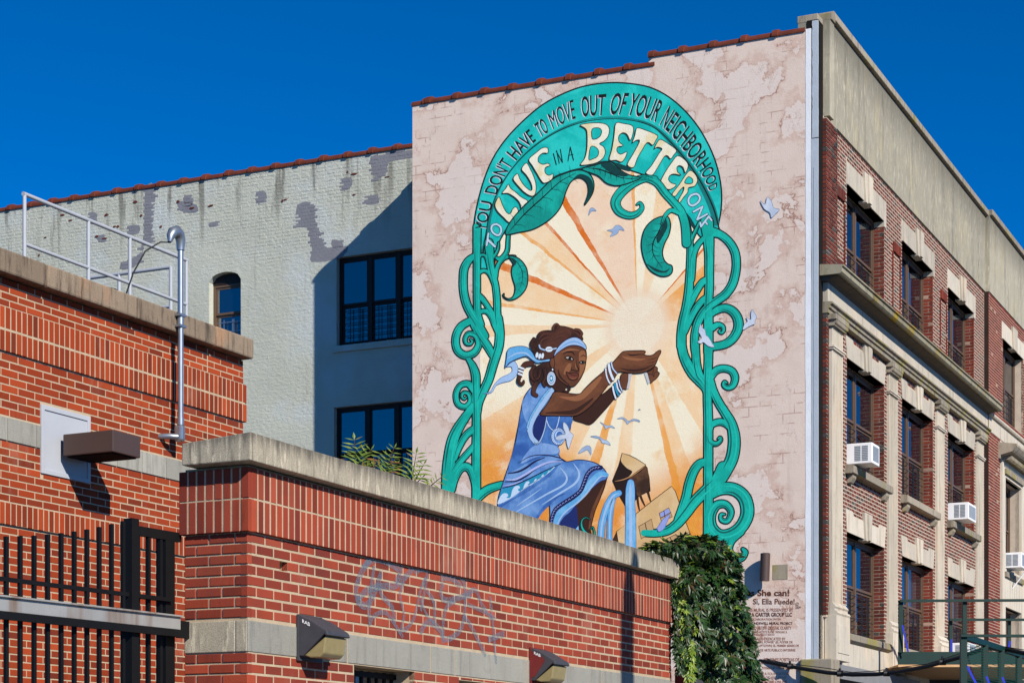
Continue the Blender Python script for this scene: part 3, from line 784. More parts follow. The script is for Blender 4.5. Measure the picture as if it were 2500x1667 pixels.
run = m.math('MULTIPLY', m.ramp(m.noise(4.2, 5.0, 0.6, sc3=(1, 1, 0.10)), 0.52, 0.66), m.ramp(spz.outputs[2], H + 10.6, H + 12.5))
col = m.mix(m.math('MULTIPLY', run, 0.7), col, srgb(92, 88, 76))
h = m.math('ADD', m.math('MULTIPLY', m.noise(11.0, 6.0, 0.6, sc3=(1, 1, 1.6)), 1.0), m.math('MULTIPLY', m.noise(42.0, 5.0), 0.35))
m.bump(h, 0.5, 0.03)
mt['grey_wall'] = m.set(col, 0.8, 0.3)
mt['grey_patch'] = plain('blue grey touch up paint', srgb(122, 122, 127), 0.85, 0.2, var=0.15, scale=5, bump=0.5, bscale=25)
mt['raw_brick'] = plain('bare red brick', srgb(96, 46, 36), 0.9, 0.2, var=0.6, scale=25, bump=0.4)
b = MB(); wall_core(b, GW, 0.0, GS1, -H, 12.55, -0.006, -0.3, GH); b.build('grey_wall', mt['grey_wall'], apt)
gp = [  # touch-up patches seen on the wall, wall coordinates from the picture
 [(355,455),(380,460),(372,560),(380,590),(350,600),(345,640),(300,660),(295,640),(340,620),(352,540)],
 [(450,475),(470,478),(470,500),(450,505)],[(435,490),(480,500),(478,520),(440,515)],[(625,470),(648,468),(650,495),(625,500)],
 [(725,500),(765,495),(768,535),(780,560),(788,590),(800,605),(850,600),(830,630),(760,640),(762,610),(748,555),(724,555)],
 [(830,440),(856,432),(858,455),(832,470)],[(890,480),(920,475),(925,495),(895,500)],[(905,382),(960,370),(1007,365),(1007,385),(950,395),(945,420),(915,440),(908,410)],
 [(310,552),(340,550),(338,570),(312,572)],[(215,520),(235,520),(235,545),(215,545)],[(510,545),(535,540),(535,550),(512,555)],[(238,575),(260,575),(258,590),(240,590)],[(810,585),(835,590),(835,605),(812,605)]]
gp = [[GW.st(x, y) for x, y in q] for q in gp]
def inside(p, poly):
    c = False; j = len(poly) - 1
    for i in range(len(poly)):
        if (poly[i][1] > p[1]) != (poly[j][1] > p[1]) and p[0] < (poly[j][0] - poly[i][0]) * (p[1] - poly[i][1]) / (poly[j][1] - poly[i][1]) + poly[i][0]: c = not c
        j = i
    return c
br = cut(flemish(0.0, GS1, 7.0, 12.52, 0.0, 0.0695, 0.2, 0.2, 0.012), GH)
br = [q for q in br if q[0] < 12.9]
chips = [GW.st(x, y) for x, y in ((172,538),(345,527),(280,553),(288,553),(393,553),(435,493),(468,508),(515,502),(512,503),(690,490),(698,487),(865,425),(945,432),(848,420),(865,475),(260,525),(330,493),(236,577),(255,582),(152,525),(110,580),(95,623))]
out = []
for q in br:
    cx, cz = (q[0] + q[1]) / 2, (q[2] + q[3]) / 2
    thick = noise.noise(Vector((cx * 0.33, cz * 0.45, 3.1))) + (0.55 if cz < 10.3 else 0.15 if cz < 11.2 else -0.35)
    dn = random.uniform(-0.0055, -0.0045) if thick > 0.12 else random.uniform(-0.0048, -0.0015)
    k = 'grey_patch' if any(inside((cx, cz), g) for g in gp) else 'grey_wall'
    out.append((q[0], q[1], q[2], q[3], dn, k))
def relief(parent, fr, bricks, mats, name, D=0.03, e=0.012, skipcore=False):
    jb = MB(); idx = {k: i for i, k in enumerate(mats)}
    for s0, s1, z0, z1, n, k in bricks:
        vs = [fr.P(s, n - D, z) for s, z in ((s0, z0), (s1, z0), (s1, z1), (s0, z1))]
        vs += [fr.P(s, n, z) for s, z in ((s0 + e, z0 + e), (s1 - e, z0 + e), (s1 - e, z1 - e), (s0 + e, z1 - e))]
        jb.mesh(vs, [(4, 5, 6, 7), (0, 1, 5, 4), (1, 2, 6, 5), (2, 3, 7, 6), (3, 0, 4, 7)], idx[k])
    return jb.build(name, [mt[k] for k in mats], parent, kind='stuff')
out = [(q[0] - 0.004, q[1] + 0.004, q[2] - 0.004, q[3] + 0.004, q[4] + 0.0015, q[5]) if q[5] == 'grey_patch' else q for q in out]
for g_ in gp:
    b = MB(); b.plate(GW, catmull(g_, 2, True), -0.02, -0.0042); b.build('paint_patch', mt['grey_patch'], apt)
relief(apt, GW, out, ['grey_wall', 'grey_patch'], 'painted_brickwork')
for s, z in chips:
    b = MB(); w = random.uniform(0.025, 0.08); hh = random.uniform(0.014, 0.036)
    pts = [(s + w * math.cos(a_) * random.uniform(0.55, 1.1), z + hh * math.sin(a_) * random.uniform(0.5, 1.15)) for a_ in [0.9 * i_ - 2.8 for i_ in range(7)]]
    b.plate(GW, pts, -0.01, 0.006); b.build('paint_chip', mt['raw_brick'], apt)
tiles(GW, -0.2, 12.9, 12.53, apt)

def window(fr, s0, s1, z0, z1, n, cols, parent, frame, guard=True, curtain=None, meet=0.5, arch=0.0, lower=True, gcol='bar', fw=0.05):
    """double hung window: frame > panes, guard"""
    b = MB(); d = 0.09
    b.box(fr, s0, s0 + fw, n - d, n, z0, z1); b.box(fr, s1 - fw, s1, n - d, n, z0, z1)
    b.box(fr, s0 + fw, s1 - fw, n - d, n - 0.002, z1 - fw, z1); b.box(fr, s0 + fw, s1 - fw, n - d, n - 0.002, z0, z0 + fw)
    w = (s1 - s0 - 2 * fw) / cols; zm = z0 + (z1 - z0) * meet
    for i in range(1, cols):
        x = s0 + fw + w * i; b.box(fr, x - 0.045, x + 0.045, n - d, n - 0.004, z0 + fw, z1 - fw)
    ob = b.build('window', mt[frame], parent)
    for i in range(cols):
        a = s0 + fw + w * i + (0.045 if i else 0); c = s0 + fw + w * (i + 1) - (0.045 if i < cols - 1 else 0)
        b = MB(); r = 0.035
        for (p0, p1, dn) in ((zm, z1 - fw, -0.02), (z0 + fw, zm + 0.0, -0.05)):
            b.box(fr, a, a + r, n + dn - 0.03, n + dn, p0, p1); b.box(fr, c - r, c, n + dn - 0.03, n + dn, p0, p1)
            b.box(fr, a + r, c - r, n + dn - 0.03, n + dn - 0.001, p0, p0 + 0.045); b.box(fr, a + r, c - r, n + dn - 0.03, n + dn - 0.001, p1 - 0.045, p1)
        b.build('sash', mt[frame], ob)
        for (p0, p1, dn) in ((zm + 0.045, z1 - fw - 0.045, -0.036), (z0 + fw + 0.045, zm - 0.045, -0.066)):
            b = MB(); b.face([fr.P(a + r, n + dn, p0), fr.P(c - r, n + dn, p0), fr.P(c - r, n + dn, p1), fr.P(a + r, n + dn, p1)])
            b.build('pane', mt['glass'], ob, fix=False)
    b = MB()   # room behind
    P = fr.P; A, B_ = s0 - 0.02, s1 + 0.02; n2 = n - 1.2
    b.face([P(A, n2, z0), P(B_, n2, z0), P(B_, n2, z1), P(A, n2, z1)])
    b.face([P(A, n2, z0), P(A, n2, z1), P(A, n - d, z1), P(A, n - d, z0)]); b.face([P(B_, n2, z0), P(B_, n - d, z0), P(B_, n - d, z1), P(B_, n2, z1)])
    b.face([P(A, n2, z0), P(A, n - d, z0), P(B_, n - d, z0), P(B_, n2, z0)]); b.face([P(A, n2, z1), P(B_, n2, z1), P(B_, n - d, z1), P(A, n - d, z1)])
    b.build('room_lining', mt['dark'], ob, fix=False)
    if curtain:
        for (k0, k1, y0, y1) in curtain:
            b = MB(); x0 = s0 + (s1 - s0) * k0; x1 = s0 + (s1 - s0) * k1; q = 14
            for i in range(q):
                u0 = x0 + (x1 - x0) * i / q; u1 = x0 + (x1 - x0) * (i + 1) / q
                w0, w1 = 0.02 * math.sin(i * 1.9), 0.02 * math.sin((i + 1) * 1.9)
                zz0 = z0 + (z1 - z0) * y0; zz1 = z0 + (z1 - z0) * y1
                b.face([P(u0, n - 0.16 + w0, zz0), P(u1, n - 0.16 + w1, zz0), P(u1, n - 0.16 + w1, zz1), P(u0, n - 0.16 + w0, zz1)], 0, True)
            b.build('curtain', mt['curtain'], ob, fix=False)
    if guard:
        b = MB(); g0, g1 = z0 + 0.08, z0 + (zm - z0) * 0.86
        for i in range(cols):
            a = s0 + fw + w * i + 0.05; c = s0 + fw + w * (i + 1) - 0.05
            for k in range(6):
                z = g0 + (g1 - g0) * k / 5; b.box(fr, a, c, n + 0.004, n + 0.014, z - 0.006, z + 0.006)
            for x in (a + (c - a) * 0.30, a + (c - a) * 0.36, a + (c - a) * 0.72): b.box(fr, x - 0.006, x + 0.006, n - 0.008, n + 0.0035, g0 - 0.03, g1 + 0.06)
        b.build('window_guard', mt[gcol], ob)
    return ob
for z0, z1, s1 in ((8.805, 10.573, 2.78), (5.85, 7.595, 2.84)):
    window(GW, 0.10, s1, z0 + 0.0, z1, -0.12, 4, apt, 'frame_dark', True, [(0.22, 0.3, 0.0, 0.5), (0.42, 0.47, 0, 0.5), (0.62, 0.66, 0, 0.5)] if z0 > 8 else None, 0.46)
    b = MB(); b.box(GW, 0.0, s1 + 0.07, -0.13, 0.05, z0 - 0.13, z0 - 0.002); b.build('sill', mt['grey_wall'], apt, bevel=0.01)
for i, h in enumerate(aw):
    s0, s1, z0, z1 = h
    window(GW, s0, s1, z0, 10.37, -0.16, 1, apt, 'bronze', True, None, 0.66, gcol='galv')
    b = MB(); k = 10; pts = [(s0 - 0.01, 10.26), (s0 - 0.01, 10.31)]   # soffit piece closing the arch, and the dark head board
    b.box(GW, s0, s1, -0.2, -0.15, 10.371, 10.58); b.build('head_board', mt['frame_dark'], apt)
    b = MB(); c = (s0 + s1) / 2; hw = (s1 - s0) / 2; lo = []; 
    for j in range(k + 1):
        x = s0 + (s1 - s0) * j / k; lo.append((x, 10.40 + 0.18 * math.sqrt(max(0, 1 - ((x - c) / hw) ** 2) + 0.0) ))
    b.plate(GW, lo + [(s1, 10.583), (s0, 10.583)], -0.298, -0.004); b.build('arch_spandrel', mt['grey_wall'], apt)

# ---- street front
fac = None
WS = [1.78, 5.72, 9.68]; WWID = 2.56
FL = [(8.74, 10.62), (5.68, 7.56), (2.73, 4.51)]
HO = [(s, s + WWID, z0, z1) for s in WS for z0, z1 in FL]
W4 = [(15.0, 17.5, 8.74, 10.62), (19.0, 21.5, 8.74, 10.62), (15.02, 17.0, 5.2, 7.35), (15.02, 17.0, 1.6, 4.3)]
fb = MB()
wall_core(fb, FW, 0.278, 13.36, -H, 11.36, -0.0016, -0.35, HO)
wall_core(fb, FW, 13.36, 34.0, -H, 11.36, 0.0975, -0.35, W4)
fb.box(FW, 0.02, 0.278, -0.35, -0.076, -H, 11.36)
fb.build('front_wall_core', mt['mortar_old'], apt)
PF = 0.0692
fbr = []
skip = [(h[0], h[1], h[2], h[3]) for h in HO]
lint = []
for s in WS:
    lint += [(s - 0.06, s + WWID + 0.15, 10.60, 11.02), (s, s + WWID, 7.54, 7.88), (s, s + WWID, 4.49, 4.84)]
fbr += cut(flemish(0.40, 13.34, 8.78, 11.35, 0.0, PF), skip + lint)
fbr += cut(flemish(0.40, 13.34, 2.73, 8.02, 0.0, PF), skip + lint)
new = cut(running(13.36, 15.0, 8.45, 11.35, 0.1, 0.205, PF, 0.008, off=(0, 0.5)), []) + cut(running(15.0, 34, 8.6, 11.35, 0.1, 0.205, PF, 0.008), W4)
new += running(13.36, 14.66, -0.5, 8.18, 0.1, 0.205, PF, 0.008, off=(0, 0.5))
emit_bricks(apt, FW, fbr, 'brick_old', D=0.05, jit=0.0004, cap=240, stuff='front_brickwork')
# window jambs in brick (the reveal to the right of each opening)
jb = []
class Jam: pass
def jamb(s, z0, z1, nb=-0.19, n1=0.0, mat='brick_old'):
    fj = Fr(1997, 33, 3510, 'L'); p = FW.P(s, 0, 0); fj.o = (p.x, p.y)
    # fj: s runs along L; we need a wall facing back down the street: direction of travel = n of FW
    fr = Fr(1997, 33, 3510, 'R'); fr.o = (p.x, p.y); fr.d = FW.n; fr.n = (-FW.d[0], -FW.d[1]); fr.ang = math.atan2(fr.d[1], fr.d[0])
    q = running(nb, n1 - 0.001, z0, z1, 0.0, 0.205, PF, 0.012, off=(0.0, 0.5))
    return fr, q
jmb = MB()
for i, s in enumerate(WS):
    for z0, z1 in FL:
        fr, q = jamb(s + WWID, z0, z1)
        for s0, s1, a0, a1, n in q:
            jmb.box(fr, s0, s1, -0.03, 0.006 + random.uniform(-.001, .001), a0, a1, 0 if i == 0 else 1)
jmb.build('jamb_brickwork', [mt['brick_old'], mt['brick_new']], apt, kind='stuff')
emit_bricks(apt, FW, new, 'brick_new', D=0.05, jit=0.0004, cap=60, stuff='end_brickwork')
b = MB(); b.box(FW, 13.352, 13.37, 0.0, 0.1, -H, 11.36); b.build('end_mortar', mt['mortar_dark'], apt)
# first narrow strip and corner pier
emit_bricks(apt, FW, running(0.012, 0.268, 2.93, 11.35, -0.07, 0.2, PF, 0.012), 'brick_old', D=0.04, cap=0, stuff='strip_brickwork')
q = [x for x in running(0.285, 0.42, 2.93, 8.0, 0.07, 0.3, PF, 0.014)] + [x for x in running(0.285, 0.95, 8.80, 11.30, 0.07, 0.22, PF, 0.014)]
emit_bricks(apt, FW, q, 'brick_old', D=0.14, cap=0, stuff='pier_brickwork')
b = MB(); b.box(FW, 0.295, 0.41, -0.05, 0.06, 2.9, 8.02); b.box(FW, 0.295, 0.94, -0.05, 0.06, 8.8, 11.32); b.build('pier_core', mt['mortar_old'], apt)

# parapet
b = MB(); b.box(FW, 0.62, 13.36, -0.3, 0.03, 11.36, 13.08); b.build('parapet', mt['stucco'], apt)
b = MB(); b.box(FW, 13.372, 34.0, -0.3, 0.12, 11.36, 13.10); b.build('parapet', mt['stucco'], apt)
b = MB(); b.box(FW, 0.02, 0.35, -0.35, -0.06, 11.36, 12.86); b.build('parapet_corner', mt['stucco'], apt)
b = MB(); b.box(FW, 0.35, 0.62, -0.35, 0.10, 11.36, 12.98); b.build('parapet_corner', mt['stucco'], apt)
for s0, s1, n1, z in ((0.05, 0.42, -0.02, 12.87), (0.40, 0.62, 0.13, 12.99), (0.62, 5.0, 0.10, 13.09), (5.0, 9.3, 0.10, 13.09), (9.3, 13.40, 0.10, 13.09), (13.40, 20.0, 0.19, 13.105), (20.0, 34.0, 0.19, 13.105)):
    b = MB(); b.box(FW, s0, s1 - 0.006, -0.38, n1, z, z + 0.13); b.build('parapet_coping', mt['trim_dirty'], apt, bevel=0.015)

# windows, lintels, sills
cur = {(0, 0): [(0.05, 0.5, 0.02, 0.46), (0.5, 0.9, 0.0, 0.4)], (1, 0): [(0.02, 0.47, 0.42, 0.98), (0.5, 0.8, 0.02, 0.98)], (2, 0): [(0.02, 0.5, 0.3, 0.98)], (1, 1): [(0.12, 0.3, 0.3, 0.98)], (1, 2): [(0.02, 0.98, 0.35, 0.99)], (2, 2): [(0.02, 0.98, 0.3, 0.99)], (0, 2): [(0.5, 0.7, 0, 0.5)]}
for i, s in enumerate(WS):
    for j, (z0, z1) in enumerate(FL):
        window(FW, s, s + WWID, z0, z1, -0.19, 2, apt, 'bronze', True, cur.get((i, j)), 0.5)
    # top lintel: flat slab with ears and a keystone
    zl = 10.62; a, c = s - 0.05, s + WWID + 0.14; mid = (a + c) / 2
    b = MB(); b.plate(FW, [(a, zl - 0.02), (a, zl + 0.39), (c, zl + 0.39), (c, zl - 0.10), (c - 0.15, zl - 0.10), (c - 0.15, zl), (a + 0.06, zl), (a + 0.06, zl - 0.02)], -0.19, 0.012)
    lt = b.build('lintel', mt['trim'], apt, bevel=0.004)
    b = MB(); b.plate(FW, [(mid - 0.20, zl - 0.03), (mid - 0.30, zl + 0.50), (mid + 0.30, zl + 0.50), (mid + 0.20, zl - 0.03)], -0.1, 0.05); b.plate(FW, [(mid - 0.08, zl - 0.02), (mid - 0.12, zl + 0.48), (mid + 0.12, zl + 0.48), (mid + 0.08, zl - 0.02)], 0.05, 0.085)
    b.build('keystone', mt['trim'], lt, bevel=0.004)
    for zl, up in ((7.56, 0.32), (4.51, 0.34)):
        a, c = s - 0.005, s + WWID + 0.005; mid = (a + c) / 2
        b = MB(); b.plate(FW, [(a + 0.0, zl), (a - 0.10, zl + up + 0.06), (a + 0.36, zl + up + 0.06), (a + 0.40, zl + up - 0.02), (c - 0.40, zl + up - 0.02), (c - 0.36, zl + up + 0.06), (c + 0.10, zl + up + 0.06), (c, zl)], -0.19, 0.015)
        lt = b.build('lintel', mt['trim'], apt, bevel=0.004)
        b = MB(); b.plate(FW, [(mid - 0.17, zl - 0.03), (mid - 0.27, zl + up + 0.13), (mid + 0.27, zl + up + 0.13), (mid + 0.17, zl - 0.03)], -0.1, 0.055); b.plate(FW, [(mid - 0.07, zl - 0.02), (mid - 0.11, zl + up + 0.11), (mid + 0.11, zl + up + 0.11), (mid + 0.07, zl - 0.02)], 0.055, 0.09)
        b.build('keystone', mt['trim'], lt, bevel=0.004)
    # second floor sill on brackets
    a, c = s - 0.12, s + WWID + 0.12
    b = MB(); b.prism(FW, [(-0.2, 5.52), (-0.2, 5.70), (0.0, 5.69), (0.15, 5.66), (0.15, 5.53), (0.12, 5.52)], a, c); sl_ = b.build('sill', mt['trim_dirty'], apt, bevel=0.006)
    for x in (a + 0.12, c - 0.34):
        b = MB(); b.prism(FW, [(0.0, 5.36), (0.0, 5.518), (0.11, 5.518), (0.11, 5.46), (0.06, 5.38)], x, x + 0.22); b.build('bracket', mt['trim_dirty'], sl_, bevel=0.006)
    # soldier framed panel on the top storey piers
    for x0, x1 in ((s - 0.72, s - 0.20),):
        if x0 < 1.0: x0 = 1.05
        b = MB()
        for w in soldiers(x0, x1, 10.22, 10.42, 0.035, 0.075, 0.008) + soldiers(x0, x1, 9.0, 9.16, 0.035, 0.075, 0.008): b.box(FW, w[0], w[1], -0.01, 0.032, w[2], w[3])
        for x in (x0 - 0.05, x1):
            for w in running(x, x + 0.06, 9.17, 10.21, 0.02, 0.2, 0.069): b.box(FW, x, x + 0.06, -0.01, 0.016, w[2], w[3])
        b.build('panel_border', mt['brick_old' if s < 2 else 'brick_new'], apt)
window(FW, 15.0, 17.5, 8.74, 10.62, -0.1, 2, apt, 'bronze', True, None)
window(FW, 15.02, 17.0, 5.2, 7.35, -0.12, 2, apt, 'bronze', False, None)
window(FW, 15.02, 17.0, 1.6, 4.3, -0.12, 2, apt, 'bronze', False, [(0.02, 0.98, 0.3, 0.95)])
window(FW, 19.0, 21.5, 8.74, 10.62, -0.1, 2, apt, 'bronze', True, None)
zl = 10.62
for a, c in ((14.85, 17.7), (18.85, 21.7)):
    b = MB(); b.plate(FW, [(a, zl - 0.02), (a, zl + 0.39), (c, zl + 0.39), (c, zl - 0.1), (c - 0.15, zl - 0.1), (c - 0.15, zl), (a + 0.1, zl), (a + 0.1, zl - 0.02)], -0.1, 0.115); lt = b.build('lintel', mt['trim'], apt, bevel=0.004)
    mid = (a + c) / 2
    b = MB(); b.plate(FW, [(mid - 0.20, zl - 0.03), (mid - 0.30, zl + 0.50), (mid + 0.30, zl + 0.50), (mid + 0.20, zl - 0.03)], 0.0, 0.15); b.build('keystone', mt['trim'], lt, bevel=0.004)

# entablature
b = MB(); b.box(FW, 0.29, 13.36, -0.05, 0.09, 8.19, 8.53); b.build('frieze', mt['trim'], apt, bevel=0.003)
b = MB(); b.prism(FW, [(-0.05, 8.02), (0.10, 8.02), (0.10, 8.09), (0.13, 8.10), (0.13, 8.15), (0.17, 8.17), (0.17, 8.20), (0.09, 8.21), (-0.05, 8.21)], 0.27, 13.36); b.build('architrave', mt['trim_dirty'], apt)
b = MB(); b.prism(FW, [(-0.05, 8.531), (0.10, 8.531), (0.14, 8.57), (0.26, 8.59), (0.30, 8.60), (-0.05, 8.61)], 0.17, 13.36); b.build('cornice_soffit', mt['soffit_shade'], apt)
for a, c in ((0.10, 2.1), (2.1, 5.2), (5.2, 8.6), (8.6, 12.0), (12.0, 13.5)):
    b = MB(); b.prism(FW, [(-0.05, 8.612), (0.35, 8.612), (0.38, 8.64), (0.38, 8.72), (0.41, 8.73), (0.41, 8.755), (0.0, 8.80), (-0.05, 8.80)], a, c - 0.01); b.build('cornice_ledge', mt['moss_stone'], apt)
b = MB(); b.box(FW, 13.36, 34, 0.05, 0.112, 8.19, 8.53); b.prism(FW, [(0.09, 8.531), (0.16, 8.531), (0.18, 8.56), (0.18, 8.6), (0.09, 8.62)], 13.36, 34); b.build('plain_frieze', mt['trim'], apt)

# pilasters
PS = [(0.45, 1.10, 0.12), (4.55, 5.19, 0.05), (8.50, 9.14, 0.05), (12.42, 13.06, 0.05)]
for s0, s1, n in PS:
    nb = n - 0.06
    b = MB(); w = s1 - s0; g = 7; mar = 0.045; pts = [(s0, nb), (s0, n)]
    fwid = (w - 2 * mar) / g
    for k in range(g):
        a = s0 + mar + k * fwid
        pts += [(a + 0.012, n), (a + 0.022, n - 0.035), (a + fwid - 0.016, n - 0.035), (a + fwid - 0.012, n)]
    pts += [(s1, n), (s1, nb)]
    def vprism(mb, pts, z0, z1):
        k = len(pts); vs = [FW.P(s, nn, z0) for s, nn in pts] + [FW.P(s, nn, z1) for s, nn in pts]
        mb.mesh(vs, [(i, (i + 1) % k, k + (i + 1) % k, k + i) for i in range(k)] + [tuple(range(k - 1, -1, -1)), tuple(range(k, 2 * k))])
    vprism(b, pts, 3.16, 7.44); vprism(b, pts, 7.50, 7.80)
    b.box(FW, s0 - 0.03, s1 + 0.03, nb, n + 0.03, 7.44, 7.47); b.box(FW, s0 - 0.045, s1 + 0.045, nb, n + 0.045, 7.47, 7.50)
    ps = b.build('pilaster', mt['trim'], apt)
    b = MB()
    b.box(FW, s0 - 0.01, s1 + 0.01, nb, n + 0.01, 7.80, 7.83); b.box(FW, s0 - 0.04, s1 + 0.04, nb, n + 0.05, 7.83, 7.86); b.box(FW, s0 - 0.08, s1 + 0.08, nb, n + 0.09, 7.93, 8.018)
    for k in range(11):
        x = s0 - 0.05 + (w + 0.1) * (k + 0.5) / 11; b.box(FW, x - 0.02, x + 0.02, nb, n + 0.085, 7.865, 7.93)
    b.box(FW, s0 - 0.04, s1 + 0.04, nb, n + 0.06, 7.86, 7.931)
    b.build('capital', mt['trim_dirty'], ps)
    b = MB()
    b.prism(FW, [(nb, 2.94), (n + 0.10, 2.94), (n + 0.115, 2.97), (n + 0.10, 3.00), (n + 0.06, 3.02), (n + 0.06, 3.05), (n + 0.08, 3.08), (n + 0.06, 3.11), (n + 0.02, 3.16), (nb, 3.16)], s0 - 0.08, s1 + 0.08)
    b.build('pilaster_base', mt['trim'], ps)
    b = MB(); b.box(FW, s0 - 0.10, s1 + 0.10, nb - 0.05, n + 0.10, 2.18, 2.94)
    b.box(FW, s0 - 0.02, s1 + 0.02, n + 0.10, n + 0.112, 2.30, 2.78)
    b.build('pedestal', mt['trim'], ps, bevel=0.004)
b = MB(); b.box(FW, 0.02, 0.34, -0.3, 0.0, 2.18, 2.93); b.build('corner_pedestal', mt['trim'], apt, bevel=0.004)
for i, s in enumerate(WS):
    a, c = PS[i][1] + 0.10, PS[i + 1][0] - 0.10
    b = MB(); b.prism(FW, [(-0.2, 2.55), (-0.2, 2.735), (0.10, 2.72), (0.13, 2.70), (0.13, 2.60), (0.06, 2.55)], a, c); b.build('sill_course', mt['trim_dirty'], apt, bevel=0.006)
    b = MB(); b.box(FW, a, c, -0.1, 0.055, 2.10, 2.55); b.build('apron', mt['trim'], apt)
# rough base, grey fascia, awning edge
b = MB(); b.box(FW, -0.06, 0.42, -0.3, 0.26, -H, 2.175); b.build('rough_base', mt['trim_dirty'], apt, bevel=0.02)
b = MB(); b.box(FW, 0.43, 6.0, -0.1, 0.28, 1.86, 2.10); b.box(FW, 0.43, 34.0, -0.1, 0.05, -H, 1.86); b.build('fascia', mt['fascia'], apt)
b = MB(); b.prism(FW, [(0.0, 1.70), (0.55, 1.60), (0.55, 1.52), (0.0, 1.52)], 0.15, 5.2); b.build('awning', mt['bar'], apt)

# stone bay of the far part: hood with dentils, surround
b = MB(); b.prism(FW, [(0.09, 7.72), (0.14, 7.72), (0.16, 7.80), (0.42, 7.86), (0.46, 7.90), (0.52, 7.98), (0.52, 8.03), (0.09, 8.10)], 14.45, 18.2); hd = b.build('door_hood', mt['trim_dirty'], apt)
b = MB()
x = 14.75
while x < 18.0: b.box(FW, x, x + 0.07, 0.15, 0.36, 7.72, 7.80); x += 0.13
b.build('dentils', mt['trim_dirty'], hd)
b = MB()
wall_core(b, FW, 14.66, 17.4, -H, 7.72, 0.16, 0.0, [(15.02, 17.0, 5.2, 7.35), (15.02, 17.0, 1.6, 4.3)])
b.build('stone_bay', mt['trim'], apt)
for z in (5.0, 7.42):
    b = MB(); b.box(FW, 14.9, 17.1, 0.16, 0.21, z, z + 0.12); b.build('stone_moulding', mt['trim_dirty'], apt)

# ---- air conditioners
def aircon(s, z, n1, w, label, strut=False, base=0.0):
    t = thing('air_conditioner', label, 'air conditioner', FW.P(s + w / 2, n1 / 2, z), 'white window air conditioners on the street front')
    hgt = 0.36; n0 = -0.1
    b = MB(); b.box(FW, s, s + w, n0, n1, z, z + hgt); b.build('casing', mt['white_plastic'], t, bevel=0.012)
    b = MB(); d = (n1 - n0)
    a0, a1 = n0 + d * 0.42, n0 + d * 0.86
    k = 0
    for k in range(9):
        zz = z + 0.05 + 0.03 * k
        for q0, q1 in ((a0, (a0 + a1) / 2 - 0.012), ((a0 + a1) / 2 + 0.012, a1)):
            b.hexa([FW.P(s - 0.005 + (0.002 if False else 0), q, zz + h2) if i2 == 0 else FW.P(s + 0.004, q, zz + h2) for h2 in (0, 0.02) for q in (q0, q1) for i2 in (0, 1)])
    b.build('side_louvres', mt['vent'], t)
    b = MB()
    for k in range(7):
        x = s + 0.05 + (w - 0.1) * k / 7.0
        b.box(FW, x, x + (w - 0.1) / 7 * 0.7, n1 - 0.01, n1 + 0.004, z + 0.05, z + hgt - 0.05)
    b.build('rear_grille', mt['vent'], t)
    if strut:
        b = MB(); b.tube([FW.P(s + w - 0.05, n1 - 0.03, z), FW.P(s + w - 0.05, 0.17, z - 0.42)], 0.018, 8); b.build('support_arm', mt['white_plastic'], t)
aircon(1.83, 5.70, 0.44, 0.5, 'white air conditioner on the second floor sill nearest the corner')
aircon(9.75, 5.70, 0.42, 0.75, 'white air conditioner on the mossy sill of the third bay')
aircon(9.9, 2.745, 0.40, 0.7, 'white air conditioner low in the third bay behind the green scaffold')
aircon(15.1, 5.22, 0.52, 0.75, 'white air conditioner on a slanted support arm at the right edge', True)
# ------------------------------------------------------------------ mural (flat paint on the side wall)
Zs = {'A': (1050, 150, 2.61375), 'B': (1050, 650, 2.24), 'W1': (1180, 780, 5.2267), 'W2': (1400, 820, 6.0308), 'W3': (1180, 1000, 4.9),
      'W4': (1440, 1060, 4.6118), 'V1': (1070, 560, 6.0308), 'V2': (1070, 780, 3.4087), 'V3': (1640, 540, 4.9), 'V4': (1640, 840, 4.9),
      'T1': (1080, 360, 5.6), 'T2': (1330, 190, 5.6), 'T3': (1560, 250, 2.636), 'S': (1300, 380, 2.8), 'Q': (1200, 1150, 3.0323), 'C': (1750, 1320, 4.52), 'P': (0, 0, 1.0)}
def zp(z, pts):
    a, b_, k = Zs[z]; return [(a + x / k, b_ + y / k) for x, y in pts]
def zpt(z, x, y):
    a, b_, k = Zs[z]; return (a + x / k, b_ + y / k)
LAY = 0.0012
def n_of(layer): return 0.002 + LAY * layer
paints = {}
def paint(c, var=0.12, hi=None, streak=0.0):
    k = (c, var, hi, streak)
    if k not in paints:
        m = NT('wall paint'); vec, wx, wz = m.wall(MW.ang)
        col = m.mix(m.noise(5.0, 6.0, 0.65, vec=vec), mul(srgb(*c), 1 - var), mul(srgb(*c), 1 + var))
        if hi: col = m.mix(m.ramp(m.noise(2.0, 5.0, 0.6, vec=vec, dist=0.4), 0.42, 0.62), col, srgb(*hi))
        if streak: col = m.mix(m.math('MULTIPLY', m.ramp(m.noise(26.0, 4.0, 0.6, vec=vec, sc3=(1, 0.25, 1), dist=1.0), 0.45, 0.7), streak), col, mul(srgb(*c), 0.45))
        m.bump(m.math('ADD', m.math('MULTIPLY', m.noise(16.0, 6.0, 0.65), 0.6), m.noise(70.0, 4.0)), 0.35, 0.012)
        paints[k] = m.set(col, 0.85, 0.25)
    return paints[k]
mural = None
def wp(q, n):
    s, z = MW.st(q[0], q[1]); return MW.P(s, n, z)
